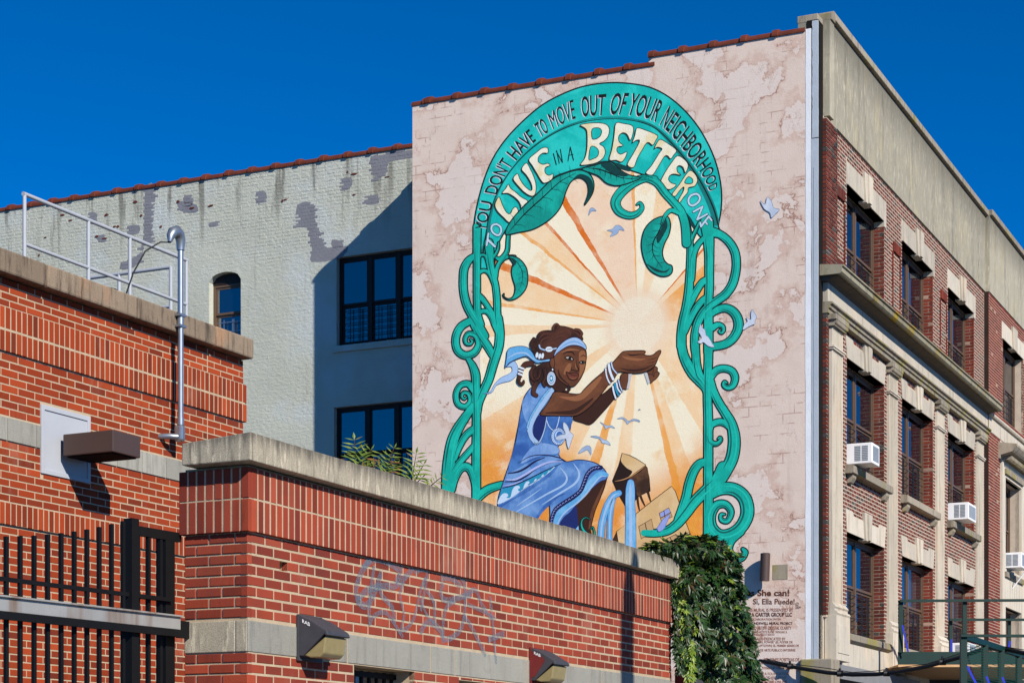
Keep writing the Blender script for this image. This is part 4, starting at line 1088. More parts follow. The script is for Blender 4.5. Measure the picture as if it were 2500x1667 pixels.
class PB(MB):
    """painted shapes; every call names its paint"""
    def __init__(self): MB.__init__(self); self.mats = []
    def mi(self, mat):
        if mat not in self.mats: self.mats.append(mat)
        return self.mats.index(mat)
    def poly(self, z, pts, mat, layer, smooth=4, shift=(0, 0)):
        p = zp(z, pts)
        if smooth: p = catmull(p, smooth, True)
        self.face([wp((x + shift[0], y + shift[1]), n_of(layer)) for x, y in p], self.mi(mat))
        return p
    def rib(self, z, pts, w, mat, layer, k=6, grow=0.0, px=False):
        """ribbon; w in zoom units: number or list along the points"""
        if len(pts) < 2: return
        sc = Zs[z][2]; p0 = zp(z, pts); p = catmull(p0, k) if len(p0) > 2 else p0
        n = len(p); ws = w if isinstance(w, (list, tuple)) else [w] * len(pts)
        L = []; R_ = []
        for i, q in enumerate(p):
            t = i / (n - 1) * (len(ws) - 1); a = int(min(t, len(ws) - 2)) if len(ws) > 1 else 0
            ww = (ws[a] + (ws[min(a + 1, len(ws) - 1)] - ws[a]) * (t - a)) / sc / 2 + grow
            u = p[max(i - 1, 0)]; v = p[min(i + 1, n - 1)]; dx, dy = v[0] - u[0], v[1] - u[1]; h = math.hypot(dx, dy) or 1
            L.append((q[0] - dy / h * ww, q[1] + dx / h * ww)); R_.append((q[0] + dy / h * ww, q[1] - dx / h * ww))
        m = self.mi(mat); nn = n_of(layer)
        Lw = [wp(q, nn) for q in L]; Rw = [wp(q, nn) for q in R_]
        for i in range(n - 1): self.face([Lw[i], Rw[i], Rw[i + 1], Lw[i + 1]], m)
        for e, sgn in ((0, -1), (n - 1, 1)):      # round ends
            cx, cy = p[e]; r = math.hypot(L[e][0] - R_[e][0], L[e][1] - R_[e][1]) / 2
            a0 = math.atan2(L[e][1] - cy, L[e][0] - cx)
            self.face([wp((cx + r * math.cos(a0 + math.pi * 2 * j / 14), cy + r * math.sin(a0 + math.pi * 2 * j / 14)), nn + 0.00003 * (1 + (e > 0))) for j in range(14)], m)
    def disc(self, z, cx, cy, rx, ry, mat, layer, rot=0.0, k=28):
        pts = []
        for j in range(k):
            a = 2 * math.pi * j / k; x, y = rx * math.cos(a), ry * math.sin(a)
            pts.append((cx + x * math.cos(rot) - y * math.sin(rot), cy + x * math.sin(rot) + y * math.cos(rot)))
        self.poly(z, pts, mat, layer, 0)
    def outlined(self, z, pts, fill, line, layer, ow=1.6, smooth=4):
        p = zp(z, pts); p = catmull(p, smooth, True) if smooth else p
        self.face([wp(q, n_of(layer)) for q in p], self.mi(fill))
        m = self.mi(line); nn = n_of(layer) + LAY * 0.5; n = len(p)
        for i in range(n):
            a, c, d, e = p[(i - 1) % n], p[i], p[(i + 1) % n], p[(i + 2) % n]
            def off(u, v, w):
                dx, dy = w[0] - u[0], w[1] - u[1]; h = math.hypot(dx, dy) or 1; return (-dy / h * ow / 2, dx / h * ow / 2)
            o1 = off(a, c, d); o2 = off(c, d, e)
            self.face([wp((c[0] - o1[0], c[1] - o1[1]), nn), wp((c[0] + o1[0], c[1] + o1[1]), nn), wp((d[0] + o2[0], d[1] + o2[1]), nn), wp((d[0] - o2[0], d[1] - o2[1]), nn)], m)
    def done(self, name, parent):
        return self.build(name, self.mats, parent, fix=False)

# --- sunburst panel (the mural's ground)
TEAL = paint((6, 166, 146), 0.10, (18, 186, 164), 0.22); TEALD = paint((10, 92, 86), 0.2, None, 0.3); TEALL = paint((28, 190, 168), 0.1)
TEALB = paint((4, 178, 166), 0.12, (40, 200, 186)); INK = paint((10, 30, 32), 0.2); DTEAL = paint((8, 62, 60), 0.25)
sx, sz = MW.st(1557, 793)
spos = MW.P(sx, 0, sz)
m = NT('sunburst paint'); vec, wx, wz = m.wall(MW.ang)
ox = spos.x * MW.d[0] + spos.y * MW.d[1]
dx = m.math('MULTIPLY', m.math('SUBTRACT', wx, ox), -1.0); dz = m.math('SUBTRACT', wz, spos.z)
wob_ = m.math('MULTIPLY', m.math('SUBTRACT', m.noise(2.6, 7.0, 0.7, vec=vec), 0.5), 0.045)
ang_ = m.math('ADD', m.math('ARCTAN2', dz, dx), wob_)
fa = m.math('FRACT', m.math('ADD', m.math('DIVIDE', ang_, 2 * math.pi), 1.0))
rad = m.math('SQRT', m.math('ADD', m.math('MULTIPLY', dx, dx), m.math('MULTIPLY', dz, dz)))
def wang(zn, x, y):
    s, z = MW.st(*zpt(zn, x, y)); return (math.atan2(z - sz, -(s - sx)) / (2 * math.pi)) % 1.0
CR = srgb(247, 233, 200); PE = srgb(246, 207, 158); OR = srgb(241, 168, 88); PK = srgb(243, 208, 174)
def sect(q): return wang(q[0], q[1], q[2])
DO = srgb(222, 112, 30)
seq = [(('B', 1390, 102), OR), (('B', 1390, 93), PE), (('B', 1390, 38), DO), (('B', 1390, 27), CR), (('S', 1000, 360), PE), (('S', 850, 240), CR), (('S', 706, 300), OR), (('S', 684, 300), PK),
       (('S', 410, 600), DO), (('S', 390, 615), CR), (('S', 120, 448), DO), (('S', 98, 468), PE), (('S', -20, 540), OR), (('S', -36, 551), CR), (('B', 546, 35), DO), (('B', 520, 62), PE),
       (('B', 395, 192), OR), (('B', 386, 204), CR), (('B', 280, 315), PE), (('B', 280, 374), CR), (('B', 870, 482), PE), (('B', 880, 545), CR), (('B', 690, 960), PE), (('B', 800, 1000), CR),
       (('B', 895, 1000), OR), (('B', 938, 1000), CR), (('B', 1026, 1010), PE), (('B', 1104, 1010), CR), (('B', 1270, 1000), OR), (('B', 1300, 1000), PE), (('B', 1385, 1000), CR), (('B', 1495, 930), PE)]
pts_ = sorted((sect(q), c) for q, c in seq)
cr = m.n('ShaderNodeValToRGB'); m.l(fa, cr.inputs[0]); e = cr.color_ramp.elements; cr.color_ramp.interpolation = 'CONSTANT'
e[0].position = pts_[0][0]; e[0].color = pts_[0][1]; e[1].position = pts_[-1][0]; e[1].color = pts_[-1][1]
for a, c in pts_[1:-1]:
    q = e.new(a); q.color = c
col = m.mix(m.math('MULTIPLY', m.ramp(m.noise(2.3, 6.0, 0.6, vec=vec), 0.42, 0.74), 0.55), cr.outputs[0], CR)
far = m.ramp(m.math('ADD', rad, m.math('MULTIPLY', m.math('ABSOLUTE', dx), 0.35)), 2.3, 3.5)
clo = m.math('MULTIPLY', far, m.ramp(m.noise(1.1, 5.0, 0.6, vec=vec, dist=0.5), 0.28, 0.52))
low = m.ramp(m.math('MULTIPLY', dz, -1.0), 0.9, 2.3)
col = m.mix(m.math('MULTIPLY', m.math('MULTIPLY', clo, low), 0.95), col, m.mix(m.noise(3.5, 5.0, vec=vec), srgb(226, 110, 24), srgb(240, 176, 60)))
col = m.mix(m.math('MULTIPLY', m.ramp(m.noise(1.7, 5.0, 0.65, vec=vec), 0.55, 0.72), 0.45), col, srgb(238, 176, 88))
ringm = m.math('MULTIPLY', m.ramp(rad, 0.46, 0.52), m.math('SUBTRACT', 1.0, m.ramp(rad, 0.53, 0.75)))
col = m.mix(m.math('MULTIPLY', m.math('SUBTRACT', 1.0, m.ramp(rad, 0.42, 0.8)), 0.9), col, srgb(242, 224, 194))
col = m.mix(m.math('MULTIPLY', ringm, 0.35), col, srgb(240, 200, 160))
m.bump(m.math('ADD', m.math('MULTIPLY', m.noise(16.0, 6.0, 0.65), 0.6), m.noise(70.0, 4.0)), 0.45, 0.012)
mt['sunburst'] = m.set(col, 0.88, 0.2)
g = PB()
g.poly('P', [(1172, 1270), (1172, 900), (1170, 640), (1165, 560), (1185, 480), (1240, 380), (1330, 300), (1440, 265), (1550, 265), (1640, 330), (1690, 430), (1712, 540), (1722, 640), (1726, 800), (1716, 960), (1720, 1100), (1720, 1345), (1500, 1345)], mt['sunburst'], 0, 0)
mural = g.build('mural', g.mats, apt, fix=False)

# --- arch
g = PB()
arch = [(276, 1290), (275, 1190), (277, 1090), (287, 990), (311, 875), (347, 750), (402, 620), (482, 500), (590, 385), (715, 280), (840, 212), (960, 166), (1080, 143), (1190, 137), (1300, 146), (1400, 166), (1500, 213), (1600, 290), (1690, 390), (1760, 500), (1815, 620), (1848, 740), (1861, 850), (1856, 960), (1840, 1050), (1850, 1090), (1760, 1140),
        (1700, 1090), (1645, 1000), (1590, 940), (1530, 870), (1470, 790), (1400, 740), (1290, 700), (1200, 672), (1110, 650), (1000, 682), (900, 705), (800, 735), (700, 830), (600, 930), (510, 1040), (470, 1100), (440, 1160), (420, 1240), (400, 1320), (330, 1330)]
g.outlined('A', arch, TEALB, INK, 1, 3.6, 3)
dv = [(335, 1240), (350, 1150), (375, 1000), (430, 835), (520, 690), (640, 565), (780, 468), (920, 405), (1060, 374), (1200, 368), (1330, 386), (1430, 424), (1520, 500), (1620, 615), (1700, 725), (1760, 830), (1810, 940), (1838, 1040)]
g.rib('A', [(x + 12 * math.cos(i / 17 * math.pi) , y - 10) for i, (x, y) in enumerate(dv)], [50, 34, 14, 8, 8, 10, 10, 8, 6, 6, 8, 14, 24, 30, 34, 40, 44, 40], paint((14, 120, 114), 0.2), 1.8)
g.rib('A', dv, [10, 8, 6, 6, 6, 6, 6, 6, 5, 5, 6, 6, 7, 8, 8, 9, 10, 10], INK, 2.2)
g.rib('A', [(1400, 740), (1470, 792), (1530, 872), (1590, 942), (1650, 1005), (1700, 1080)], [14, 26, 34, 34, 30, 14], DTEAL, 2.0)
g.rib('A', [(1270, 690), (1200, 668), (1110, 650), (1000, 680), (900, 702), (800, 735)], [26, 34, 30, 20, 16, 10], DTEAL, 2.0)
g.done('painted_arch', mural)

# --- stems: outlines first, fills above, then painted light and dark strokes
def vine(name, strands, base):
    g = PB()
    for z, pts, w in strands: g.rib(z, pts, w, INK, base, grow=3.0)
    for i, (z, pts, w) in enumerate(strands): g.rib(z, pts, w, TEAL, base + 0.6 + 0.06 * i)
    top = base + 0.7 + 0.06 * len(strands)
    for i, (z, pts, w) in enumerate(strands):
        ws = w if isinstance(w, (list, tuple)) else [w] * len(pts)
        sc = Zs[z][2]
        for off, k, mm in ((0.2, 0.16, TEALL), (-0.3, 0.14, TEALD)):
            q = []
            for j in range(len(pts)):
                a, c = pts[max(j - 1, 0)], pts[min(j + 1, len(pts) - 1)]; dx, dy = c[0] - a[0], c[1] - a[1]; h = math.hypot(dx, dy) or 1
                ww = ws[min(j, len(ws) - 1)]; q.append((pts[j][0] + dy / h * ww * off, pts[j][1] - dx / h * ww * off))
            if len(q) > 3: q = q[1:-1] if len(q) > 4 else q
            if len(q) > 2: g.rib(z, q, [0.5] + [max(1.0, x * k) for x in ws[1:len(q) - 1]] + [0.5], mm, top + 0.05 * i + (0.02 if off < 0 else 0))
    return g.done(name, mural)
left = [
 ('V2', [(245, 320), (285, 380), (312, 460), (315, 560), (318, 700), (320, 900), (318, 1100), (318, 1300), (318, 1480)], [26, 50, 64, 62, 60, 62, 64, 64, 64]),
 ('V1', [(575, -40), (572, 200), (572, 500), (572, 800), (575, 1100), (590, 1270), (640, 1400)], [105, 100, 92, 92, 92, 90, 70]),
 ('V1', [(530, 390), (450, 460), (385, 580), (370, 750), (378, 920), (420, 1100), (500, 1260), (600, 1420), (690, 1568)], [60, 95, 105, 105, 105, 108, 108, 108, 100]),
 ('V2', [(300, 40), (350, 130), (410, 220), (455, 300)], [58, 60, 60, 50]),
 ('V1', [(745, 200), (760, 330), (770, 480), (800, 640), (845, 830), (868, 1050), (872, 1250), (895, 1420), (910, 1568)], [120, 110, 90, 84, 84, 88, 92, 100, 105]),
 ('V2', [(500, -10), (513, 110), (505, 220), (478, 310), (450, 400), (420, 500), (375, 600), (340, 690), (325, 790)], [64, 66, 66, 66, 66, 64, 62, 56, 50]),
 ('V1', [(600, 640), (660, 610), (720, 625), (770, 690), (815, 800), (850, 900)], [50, 46, 46, 44, 40, 20]),
 ('V1', [(590, 960), (650, 1020), (720, 1120), (790, 1230), (850, 1340)], [60, 66, 66, 66, 50]),
 ('V1', [(590, 1240), (650, 1205), (720, 1215), (785, 1290), (830, 1400), (880, 1520)], [50, 56, 60, 66, 70, 60]),
 ('V1', [(590, 470), (610, 400), (655, 378), (700, 400), (730, 480), (760, 600)], [40, 36, 34, 36, 40, 50]),
 ('V1', [(850, 700), (860, 600), (900, 500), (970, 430), (1050, 405), (1130, 400)], [44, 50, 50, 44, 34, 20]),
 ('V1', [(800, 420), (850, 360), (885, 280), (890, 200)], [40, 34, 28, 16]),
 ('V1', [(860, 420), (910, 440), (970, 400), (1020, 300), (1030, 150), (1050, 40), (1150, 20)], [30, 60, 66, 50, 44, 40, 24]),
 ('V2', [(270, 10), (190, 60), (148, 150), (160, 250), (225, 298), (300, 275), (338, 205), (315, 135), (255, 118), (225, 160), (235, 200), (268, 205), (285, 182), (268, 165)], [50, 56, 56, 56, 56, 52, 46, 40, 34, 28, 22, 18, 14, 8]),
 ('V2', [(300, 590), (250, 535), (185, 550), (150, 620), (165, 700), (225, 725), (268, 680), (255, 620), (212, 608), (198, 640), (218, 662), (236, 645)], [50, 46, 40, 40, 40, 38, 34, 28, 22, 18, 12, 6]),
 ('V2', [(290, 720), (235, 800), (170, 900), (125, 1000), (100, 1130), (85, 1280), (82, 1460)], [50, 62, 74, 84, 92, 96, 98]),
 ('V2', [(300, 910), (235, 960), (180, 1050), (140, 1160)], [52, 50, 46, 30]),
 ('V2', [(300, 1050), (230, 1130), (160, 1210), (120, 1270)], [40, 46, 44, 30]),
 ('V2', [(118, 1420), (140, 1330), (180, 1250), (225, 1222), (270, 1250), (300, 1340), (312, 1450)], [40, 46, 52, 60, 56, 46, 40]),
 ('V2', [(280, 1540), (340, 1470), (420, 1410), (530, 1372)], [62, 66, 62, 50]),
]
right = [
 ('V3', [(165, -20), (200, 120), (222, 300), (225, 500), (215, 700), (205, 850), (180, 1030), (140, 1200), (120, 1350), (118, 1500)], [60, 62, 66, 80, 84, 90, 100, 100, 100, 100]),
 ('V4', [(118, 0), (140, 120), (190, 240), (260, 350), (340, 440), (410, 530), (432, 640)], [95, 100, 110, 120, 110, 90, 70]),
 ('V3', [(420, 20), (440, 200), (450, 400), (450, 600), (450, 800), (440, 950), (440, 1200), (440, 1568)], [150, 120, 96, 92, 90, 92, 100, 100]),
 ('V4', [(440, -10), (440, 200), (430, 420), (430, 650), (438, 900), (438, 1150), (438, 1400), (440, 1568)], [96, 90, 90, 90, 94, 92, 90, 92]),
 ('W4', [(1335, -100), (1335, 300), (1335, 600), (1338, 900), (1338, 1200)], [92, 92, 92, 100, 104]),
 ('V3', [(380, 210), (310, 290), (262, 400), (245, 550), (240, 700)], [50, 56, 66, 76, 60]),
 ('V3', [(440, 690), (370, 730), (300, 830), (250, 930), (210, 1030)], [60, 70, 74, 70, 50]),
 ('V3', [(440, 900), (370, 950), (290, 1050), (220, 1180), (160, 1330)], [60, 66, 70, 66, 50]),
 ('V3', [(480, 130), (580, 160), (680, 240), (750, 350), (775, 480), (765, 620), (725, 760), (650, 870), (560, 940), (460, 1010), (380, 1090), (320, 1200), (282, 1340), (275, 1480), (285, 1568)], [110, 80, 82, 84, 86, 88, 90, 90, 86, 84, 84, 86, 86, 84, 84]),
 ('V4', [(285, -10), (290, 120), (300, 250), (330, 370), (390, 450), (440, 480)], [84, 84, 88, 92, 90, 60]),
 ('V3', [(225, 330), (240, 220), (290, 110), (330, 20)], [30, 34, 30, 20]),
 ('V3', [(470, 1120), (550, 1060), (650, 1040), (740, 1085), (795, 1180), (795, 1290), (735, 1400), (640, 1470), (500, 1500)], [50, 76, 84, 92, 98, 98, 92, 84, 80]),
 ('V3', [(490, 1275), (550, 1240), (605, 1255), (622, 1300), (598, 1335), (570, 1320), (580, 1300)], [70, 56, 42, 34, 26, 18, 10]),
 ('V4', [(445, 480), (480, 380), (540, 310), (630, 290), (720, 320), (760, 400), (735, 490), (672, 520), (625, 490), (632, 450), (662, 462)], [50, 72, 78, 72, 74, 76, 66, 50, 40, 28, 14]),
 ('V4', [(470, 440), (500, 560), (560, 690), (640, 820), (710, 940), (745, 1080), (748, 1220), (720, 1370), (650, 1510), (600, 1600)], [70, 84, 90, 94, 104, 124, 132, 132, 130, 124]),
 ('W4', [(1500, 370), (1420, 530), (1300, 640), (1180, 760), (1090, 880), (990, 1000), (880, 1080), (750, 1110), (610, 1108)], [120, 118, 112, 110, 104, 96, 86, 76, 70]),
 ('V4', [(440, 1010), (510, 945), (600, 930), (680, 975), (720, 1060)], [50, 66, 70, 66, 40]),
 ('V4', [(470, 1000), (440, 1090), (470, 1170), (535, 1190), (588, 1150), (580, 1115), (556, 1130)], [50, 60, 56, 46, 34, 26, 12]),
 ('W4', [(1330, 310), (1240, 330), (1170, 420), (1120, 560), (1090, 700), (1040, 850), (990, 960)], [76, 84, 90, 92, 92, 90, 70]),
 ('Q', [(1600, 180), (1700, 130), (1800, 135), (1875, 200), (1895, 310), (1850, 410), (1770, 465), (1690, 470), (1630, 410), (1625, 320), (1670, 250), (1735, 245), (1775, 300), (1750, 365), (1705, 360), (1700, 320), (1728, 318)], [70, 80, 84, 88, 88, 84, 78, 74, 72, 66, 56, 46, 38, 32, 26, 18, 8]),
 ('Q', [(1840, 440), (1775, 510), (1755, 580), (1790, 635), (1850, 640), (1880, 600), (1862, 575)], [70, 56, 54, 54, 46, 34, 20]),
]
vine('painted_vine', left, 2.6)
vine('painted_vine', right, 2.6)

# --- leaves
LF = paint((6, 146, 130), 0.15, (16, 174, 154), 0.35)
def leaf(z, outline, spine, folds, name='painted_leaf', base=5.2, veins=True):
    g = PB(); g.outlined(z, outline, LF, INK, base, 3.0)
    for f in folds: g.poly(z, f, DTEAL, base + 0.8)
    g.rib(z, spine, [2, 8, 8, 5, 2], INK, base + 1.2)
    if veins:
        sp = catmull(spine, 6)
        for i in range(3, len(sp) - 3, 3):
            a, c = sp[i - 1], sp[i + 1]; dx, dy = c[0] - a[0], c[1] - a[1]; h = math.hypot(dx, dy) or 1
            for sg in (1, -1):
                l = veins if not isinstance(veins, bool) else 60
                e = (sp[i][0] + (dx * 0.5 + sg * dy * 0.9) / h * l, sp[i][1] + (dy * 0.5 - sg * dx * 0.9) / h * l)
                mid = ((sp[i][0] + e[0]) / 2 + dx / h * l * 0.12, (sp[i][1] + e[1]) / 2 + dy / h * l * 0.12)
                g.rib(z, [sp[i], mid, e], [3, 2.4, 0.6], INK, base + 1.0)
    g.done(name, mural)
leaf('A', [(485, 1105), (498, 1050), (540, 990), (600, 925), (680, 850), (780, 755), (880, 710), (960, 695), (1020, 720), (1047, 780), (1035, 850), (985, 920), (1010, 840), (1000, 775), (955, 745), (905, 765), (870, 830), (835, 930), (765, 1010), (665, 1070), (570, 1092)],
     [(500, 1095), (600, 980), (720, 870), (830, 770), (930, 715)], [[(905, 765), (955, 742), (1000, 770), (1012, 830), (990, 905), (1035, 840), (1040, 780), (1010, 735), (950, 722)]], base=5.2, veins=70)
leaf('A', [(970, 690), (1050, 665), (1120, 645), (1165, 648), (1210, 690), (1270, 725), (1345, 745), (1280, 775), (1200, 795), (1130, 780), (1070, 730)],
     [(1010, 682), (1080, 690), (1150, 715), (1230, 745), (1330, 750)], [[(1090, 660), (1150, 648), (1205, 690), (1265, 728), (1220, 735), (1150, 710)]], base=7.6, veins=34)
leaf('S', [(920, 415), (945, 470), (935, 540), (905, 600), (890, 660), (900, 710), (925, 740), (955, 755), (955, 800), (920, 825), (865, 822), (800, 780), (760, 700), (745, 600), (770, 500), (835, 435)],
     [(905, 420), (870, 510), (825, 600), (830, 680), (890, 770)], [[(905, 425), (925, 480), (900, 540), (860, 600), (850, 560), (880, 500)], [(780, 740), (840, 790), (910, 800), (940, 770), (900, 790), (840, 770)]], base=5.2, veins=50)
leaf('V1', [(1040, 405), (1100, 395), (1180, 425), (1260, 500), (1310, 600), (1322, 740), (1300, 860), (1230, 960), (1130, 1030), (1040, 1045), (970, 1010), (950, 965), (975, 945), (975, 990), (1030, 1020), (1090, 1000), (1125, 930), (1130, 840), (1100, 740), (1080, 640), (1090, 550), (1100, 500)],
     [(1050, 410), (1150, 470), (1235, 610), (1235, 780), (1150, 960)], [[(1060, 420), (1120, 440), (1150, 490), (1100, 560), (1110, 490)]], base=5.2, veins=80)
g = PB()
for z, pts, w in (('S', [(840, 160), (760, 160), (680, 195), (605, 255), (570, 320), (595, 380), (660, 410), (715, 398), (750, 360), (738, 325), (715, 335)], [34, 44, 54, 62, 60, 54, 44, 36, 26, 16, 8]),
                  ('S', [(690, 165), (770, 155), (850, 185), (910, 260), (965, 320), (1015, 380), (1045, 470), (1055, 600)], [26, 40, 46, 46, 46, 48, 52, 56]),
                  ('S', [(1000, 390), (950, 375), (910, 410), (885, 470)], [30, 24, 20, 10])):
    g.rib(z, pts, w, INK, 5.6, grow=2.0); g.rib(z, pts, w, TEAL, 6.2)
    g.rib(z, [(x + 4, y - 5) for x, y in pts[1:-2]], [1] + [8] * max(0, len(pts) - 5) + [1], TEALL, 6.5)
    g.rib(z, [(x - 6, y + 8) for x, y in pts[1:-2]], [1] + [7] * max(0, len(pts) - 5) + [1], TEALD, 6.6)
g.done('painted_tendril', mural)

# --- lettering
BLK = paint((14, 22, 24), 0.1); CRM = paint((240, 232, 206), 0.08, (232, 212, 160)); WHT = paint((222, 230, 234), 0.05); LBL = paint((190, 210, 222), 0.08)
TOP = [(283, 1066), (300, 965), (340, 835), (400, 700), (470, 590), (555, 492), (640, 415), (720, 350), (812, 284), (905, 235), (1000, 212), (1125, 198), (1270, 192), (1385, 208), (1500, 250), (1580, 315), (1660, 405), (1730, 510), (1790, 620), (1826, 720), (1840, 806)]
BOT = [(365, 1080), (382, 980), (428, 852), (485, 732), (545, 647), (620, 560), (690, 502), (765, 452), (845, 408), (925, 373), (1005, 356), (1110, 348), (1225, 345), (1340, 358), (1435, 390), (1502, 442), (1575, 518), (1640, 602), (1706, 690), (1752, 762), (1785, 836)]
def onarch(t, v, z='A'):
    i = int(max(0, min(t, len(TOP) - 1.001))); f = t - i
    def cr_(P_):
        a, c, d, e = P_[max(i - 1, 0)], P_[i], P_[min(i + 1, len(P_) - 1)], P_[min(i + 2, len(P_) - 1)]
        return tuple(0.5 * (2 * c[q] + (d[q] - a[q]) * f + (2 * a[q] - 5 * c[q] + 4 * d[q] - e[q]) * f * f + (3 * c[q] - a[q] - 3 * d[q] + e[q]) * f ** 3) for q in (0, 1))
    p, q = cr_(BOT), cr_(TOP); return (p[0] + (q[0] - p[0]) * v, p[1] + (q[1] - p[1]) * v)
words = [("YOU", 0.02, 1.62), ("DON'T", 2.0, 3.82), ("HAVE", 4.12, 5.86), ("TO", 6.25, 6.98), ("MOVE", 7.3, 9.08), ("OUT", 9.62, 11.02), ("OF", 11.3, 12.05), ("YOUR", 12.22, 14.05), ("NEIGHBORHOOD", 14.4, 19.95)]
for body, t0, t1 in words:
    g = PB(); vs, fs = text_mesh(body, 0.0 if body == 'MOVE' else 0.012)
    xs = [v[0] for v in vs]; x0, x1 = min(xs), max(xs)
    for mat, dx, dy, lay in ((WHT, -1.7, 1.3, 3.0), (BLK, 0, 0, 3.6)):
        mi = g.mi(mat); P_ = []
        for x, y, zz in vs:
            px, py = zpt('A', *onarch(t0 + (x - x0) / (x1 - x0) * (t1 - t0), 0.04 + y / 0.72 * 0.92)); P_.append(wp((px + dx, py + dy), n_of(lay)))
        g.mesh(P_, fs, mi)
    g.done('painted_word', mural)
big = [  # letters of the large word pair, traced as outline + counters
 ('T1', [[(780, 680), (830, 800), (880, 890), (930, 910), (960, 850), (1000, 815), (1035, 850), (1030, 930), (960, 1000), (910, 1025), (840, 960), (760, 880), (722, 800), (740, 730)]], []),
 ('T1', [[(905, 505), (935, 560), (1000, 610), (1080, 680), (1170, 735), (1120, 790), (1085, 835), (1060, 760), (1000, 690), (900, 630), (820, 630), (870, 560)]], []),
 ('T1', [[(1030, 360), (1060, 430), (1120, 520), (1200, 590), (1230, 570), (1215, 490), (1150, 380), (1085, 300), (1150, 215), (1200, 290), (1260, 420), (1285, 540), (1270, 640), (1220, 668), (1130, 620), (1040, 530), (970, 430)]], []),
 ('T1', [[(1440, 10), (1445, 80), (1380, 80), (1320, 130), (1315, 200), (1380, 235), (1440, 220), (1475, 250), (1410, 280), (1410, 350), (1460, 385), (1515, 365), (1500, 440), (1400, 490), (1350, 450), (1290, 350), (1230, 250), (1185, 165), (1290, 70), (1370, 10)]], []),
 ('T2', [[(485, 650), (600, 625), (740, 620), (840, 640), (885, 700), (870, 800), (810, 870), (750, 905), (810, 950), (830, 1020), (800, 1100), (720, 1160), (600, 1190), (490, 1192), (550, 1100), (580, 950), (580, 750), (550, 690)]], [[(650, 705), (740, 690), (780, 730), (760, 800), (700, 840), (650, 830)], [(630, 950), (700, 955), (740, 1010), (720, 1080), (660, 1110), (605, 1120)]]),
 ('T2', [[(975, 625), (1080, 630), (1180, 650), (1215, 690), (1205, 780), (1170, 860), (1130, 780), (1070, 755), (1015, 800), (1020, 880), (1075, 930), (1000, 950), (990, 1010), (1040, 1050), (1125, 1015), (1100, 1100), (1050, 1155), (980, 1130), (885, 1125), (920, 980), (950, 800)]], []),
 ('T2', [[(1262, 690), (1380, 720), (1540, 790), (1520, 860), (1480, 925), (1430, 890), (1390, 900), (1340, 980), (1270, 1100), (1215, 1230), (1130, 1190), (1200, 1060), (1300, 870), (1250, 860), (1200, 890), (1235, 790)]], []),
 ('T3', [[(140, 240), (200, 275), (242, 310), (225, 340), (205, 365), (185, 345), (165, 350), (140, 390), (110, 440), (85, 470), (45, 455), (80, 410), (130, 330), (150, 300), (120, 290), (100, 300), (115, 265)]], []),
 ('T3', [[(250, 345), (300, 375), (318, 410), (300, 455), (285, 420), (262, 408), (245, 420), (250, 450), (272, 470), (225, 462), (198, 475), (192, 500), (210, 520), (240, 530), (225, 550), (190, 562), (150, 535), (140, 510), (170, 450), (210, 390)]], []),
 ('T3', [[(330, 440), (360, 460), (378, 500), (360, 540), (320, 550), (315, 580), (290, 610), (265, 645), (255, 630), (285, 575), (290, 545), (262, 570), (235, 605), (215, 590), (260, 530), (300, 470)]], [[(318, 480), (345, 495), (345, 520), (315, 525), (295, 515)]]),
]
for z, outs, holes in big:
    g = PB()
    for o in outs:
        g.poly(z, [(x - 16 * Zs[z][2] / 5.6, y + 14 * Zs[z][2] / 5.6) for x, y in o], DTEAL, 3.0, 3)
        g.outlined(z, o, CRM, INK, 3.8, 1.8, 3)
    for h in holes: g.outlined(z, h, TEALB, INK, 4.7, 1.8, 3)
    g.done('painted_letter', mural)
g = PB()
for pts, w in (([(120, 1040), (160, 1190)], 14), ([(165, 1000), (200, 1170)], 12), ([(160, 1005), (240, 1155)], 12), ([(245, 1160), (215, 980)], 12), ([(320, 1140), (350, 950)], 12), ([(350, 950), (395, 1130)], 14), ([(325, 1065), (390, 1050)], 9)):
    g.rib('T2', pts, w, BLK, 3.6, 2)
g.done('painted_word', mural)
g = PB()
def stroke(z, pts, w, mat, line, lay): g.rib(z, pts, w, line, lay, 4, grow=1.2); g.rib(z, pts, w, mat, lay + 0.6, 4)
stroke('T1', [(740, 1050), (790, 1080), (808, 1140), (775, 1200), (715, 1185), (675, 1130), (685, 1070), (740, 1050)], 26, LBL, INK, 4.6)
stroke('T1', [(632, 1180), (620, 1260), (608, 1340)], 24, LBL, INK, 4.6); stroke('T1', [(625, 1265), (720, 1355)], 30, LBL, INK, 4.7)
g.done('painted_word', mural)
g = PB()
stroke('T3', [(335, 600), (370, 590), (392, 610), (385, 640), (350, 665), (325, 655), (320, 625), (335, 600)], 13, LBL, INK, 3.4)
stroke('T3', [(352, 705), (410, 672)], 11, LBL, INK, 3.4); stroke('T3', [(410, 672), (375, 755)], 11, LBL, INK, 3.45); stroke('T3', [(375, 755), (440, 720)], 11, LBL, INK, 3.5)
stroke('T3', [(400, 800), (450, 735)], 12, LBL, INK, 3.4); stroke('T3', [(450, 735), (468, 760)], 11, LBL, INK, 3.45); stroke('T3', [(425, 765), (440, 785)], 10, LBL, INK, 3.5); stroke('T3', [(400, 800), (395, 775)], 11, LBL, INK, 3.55)
g.done('painted_word', mural)

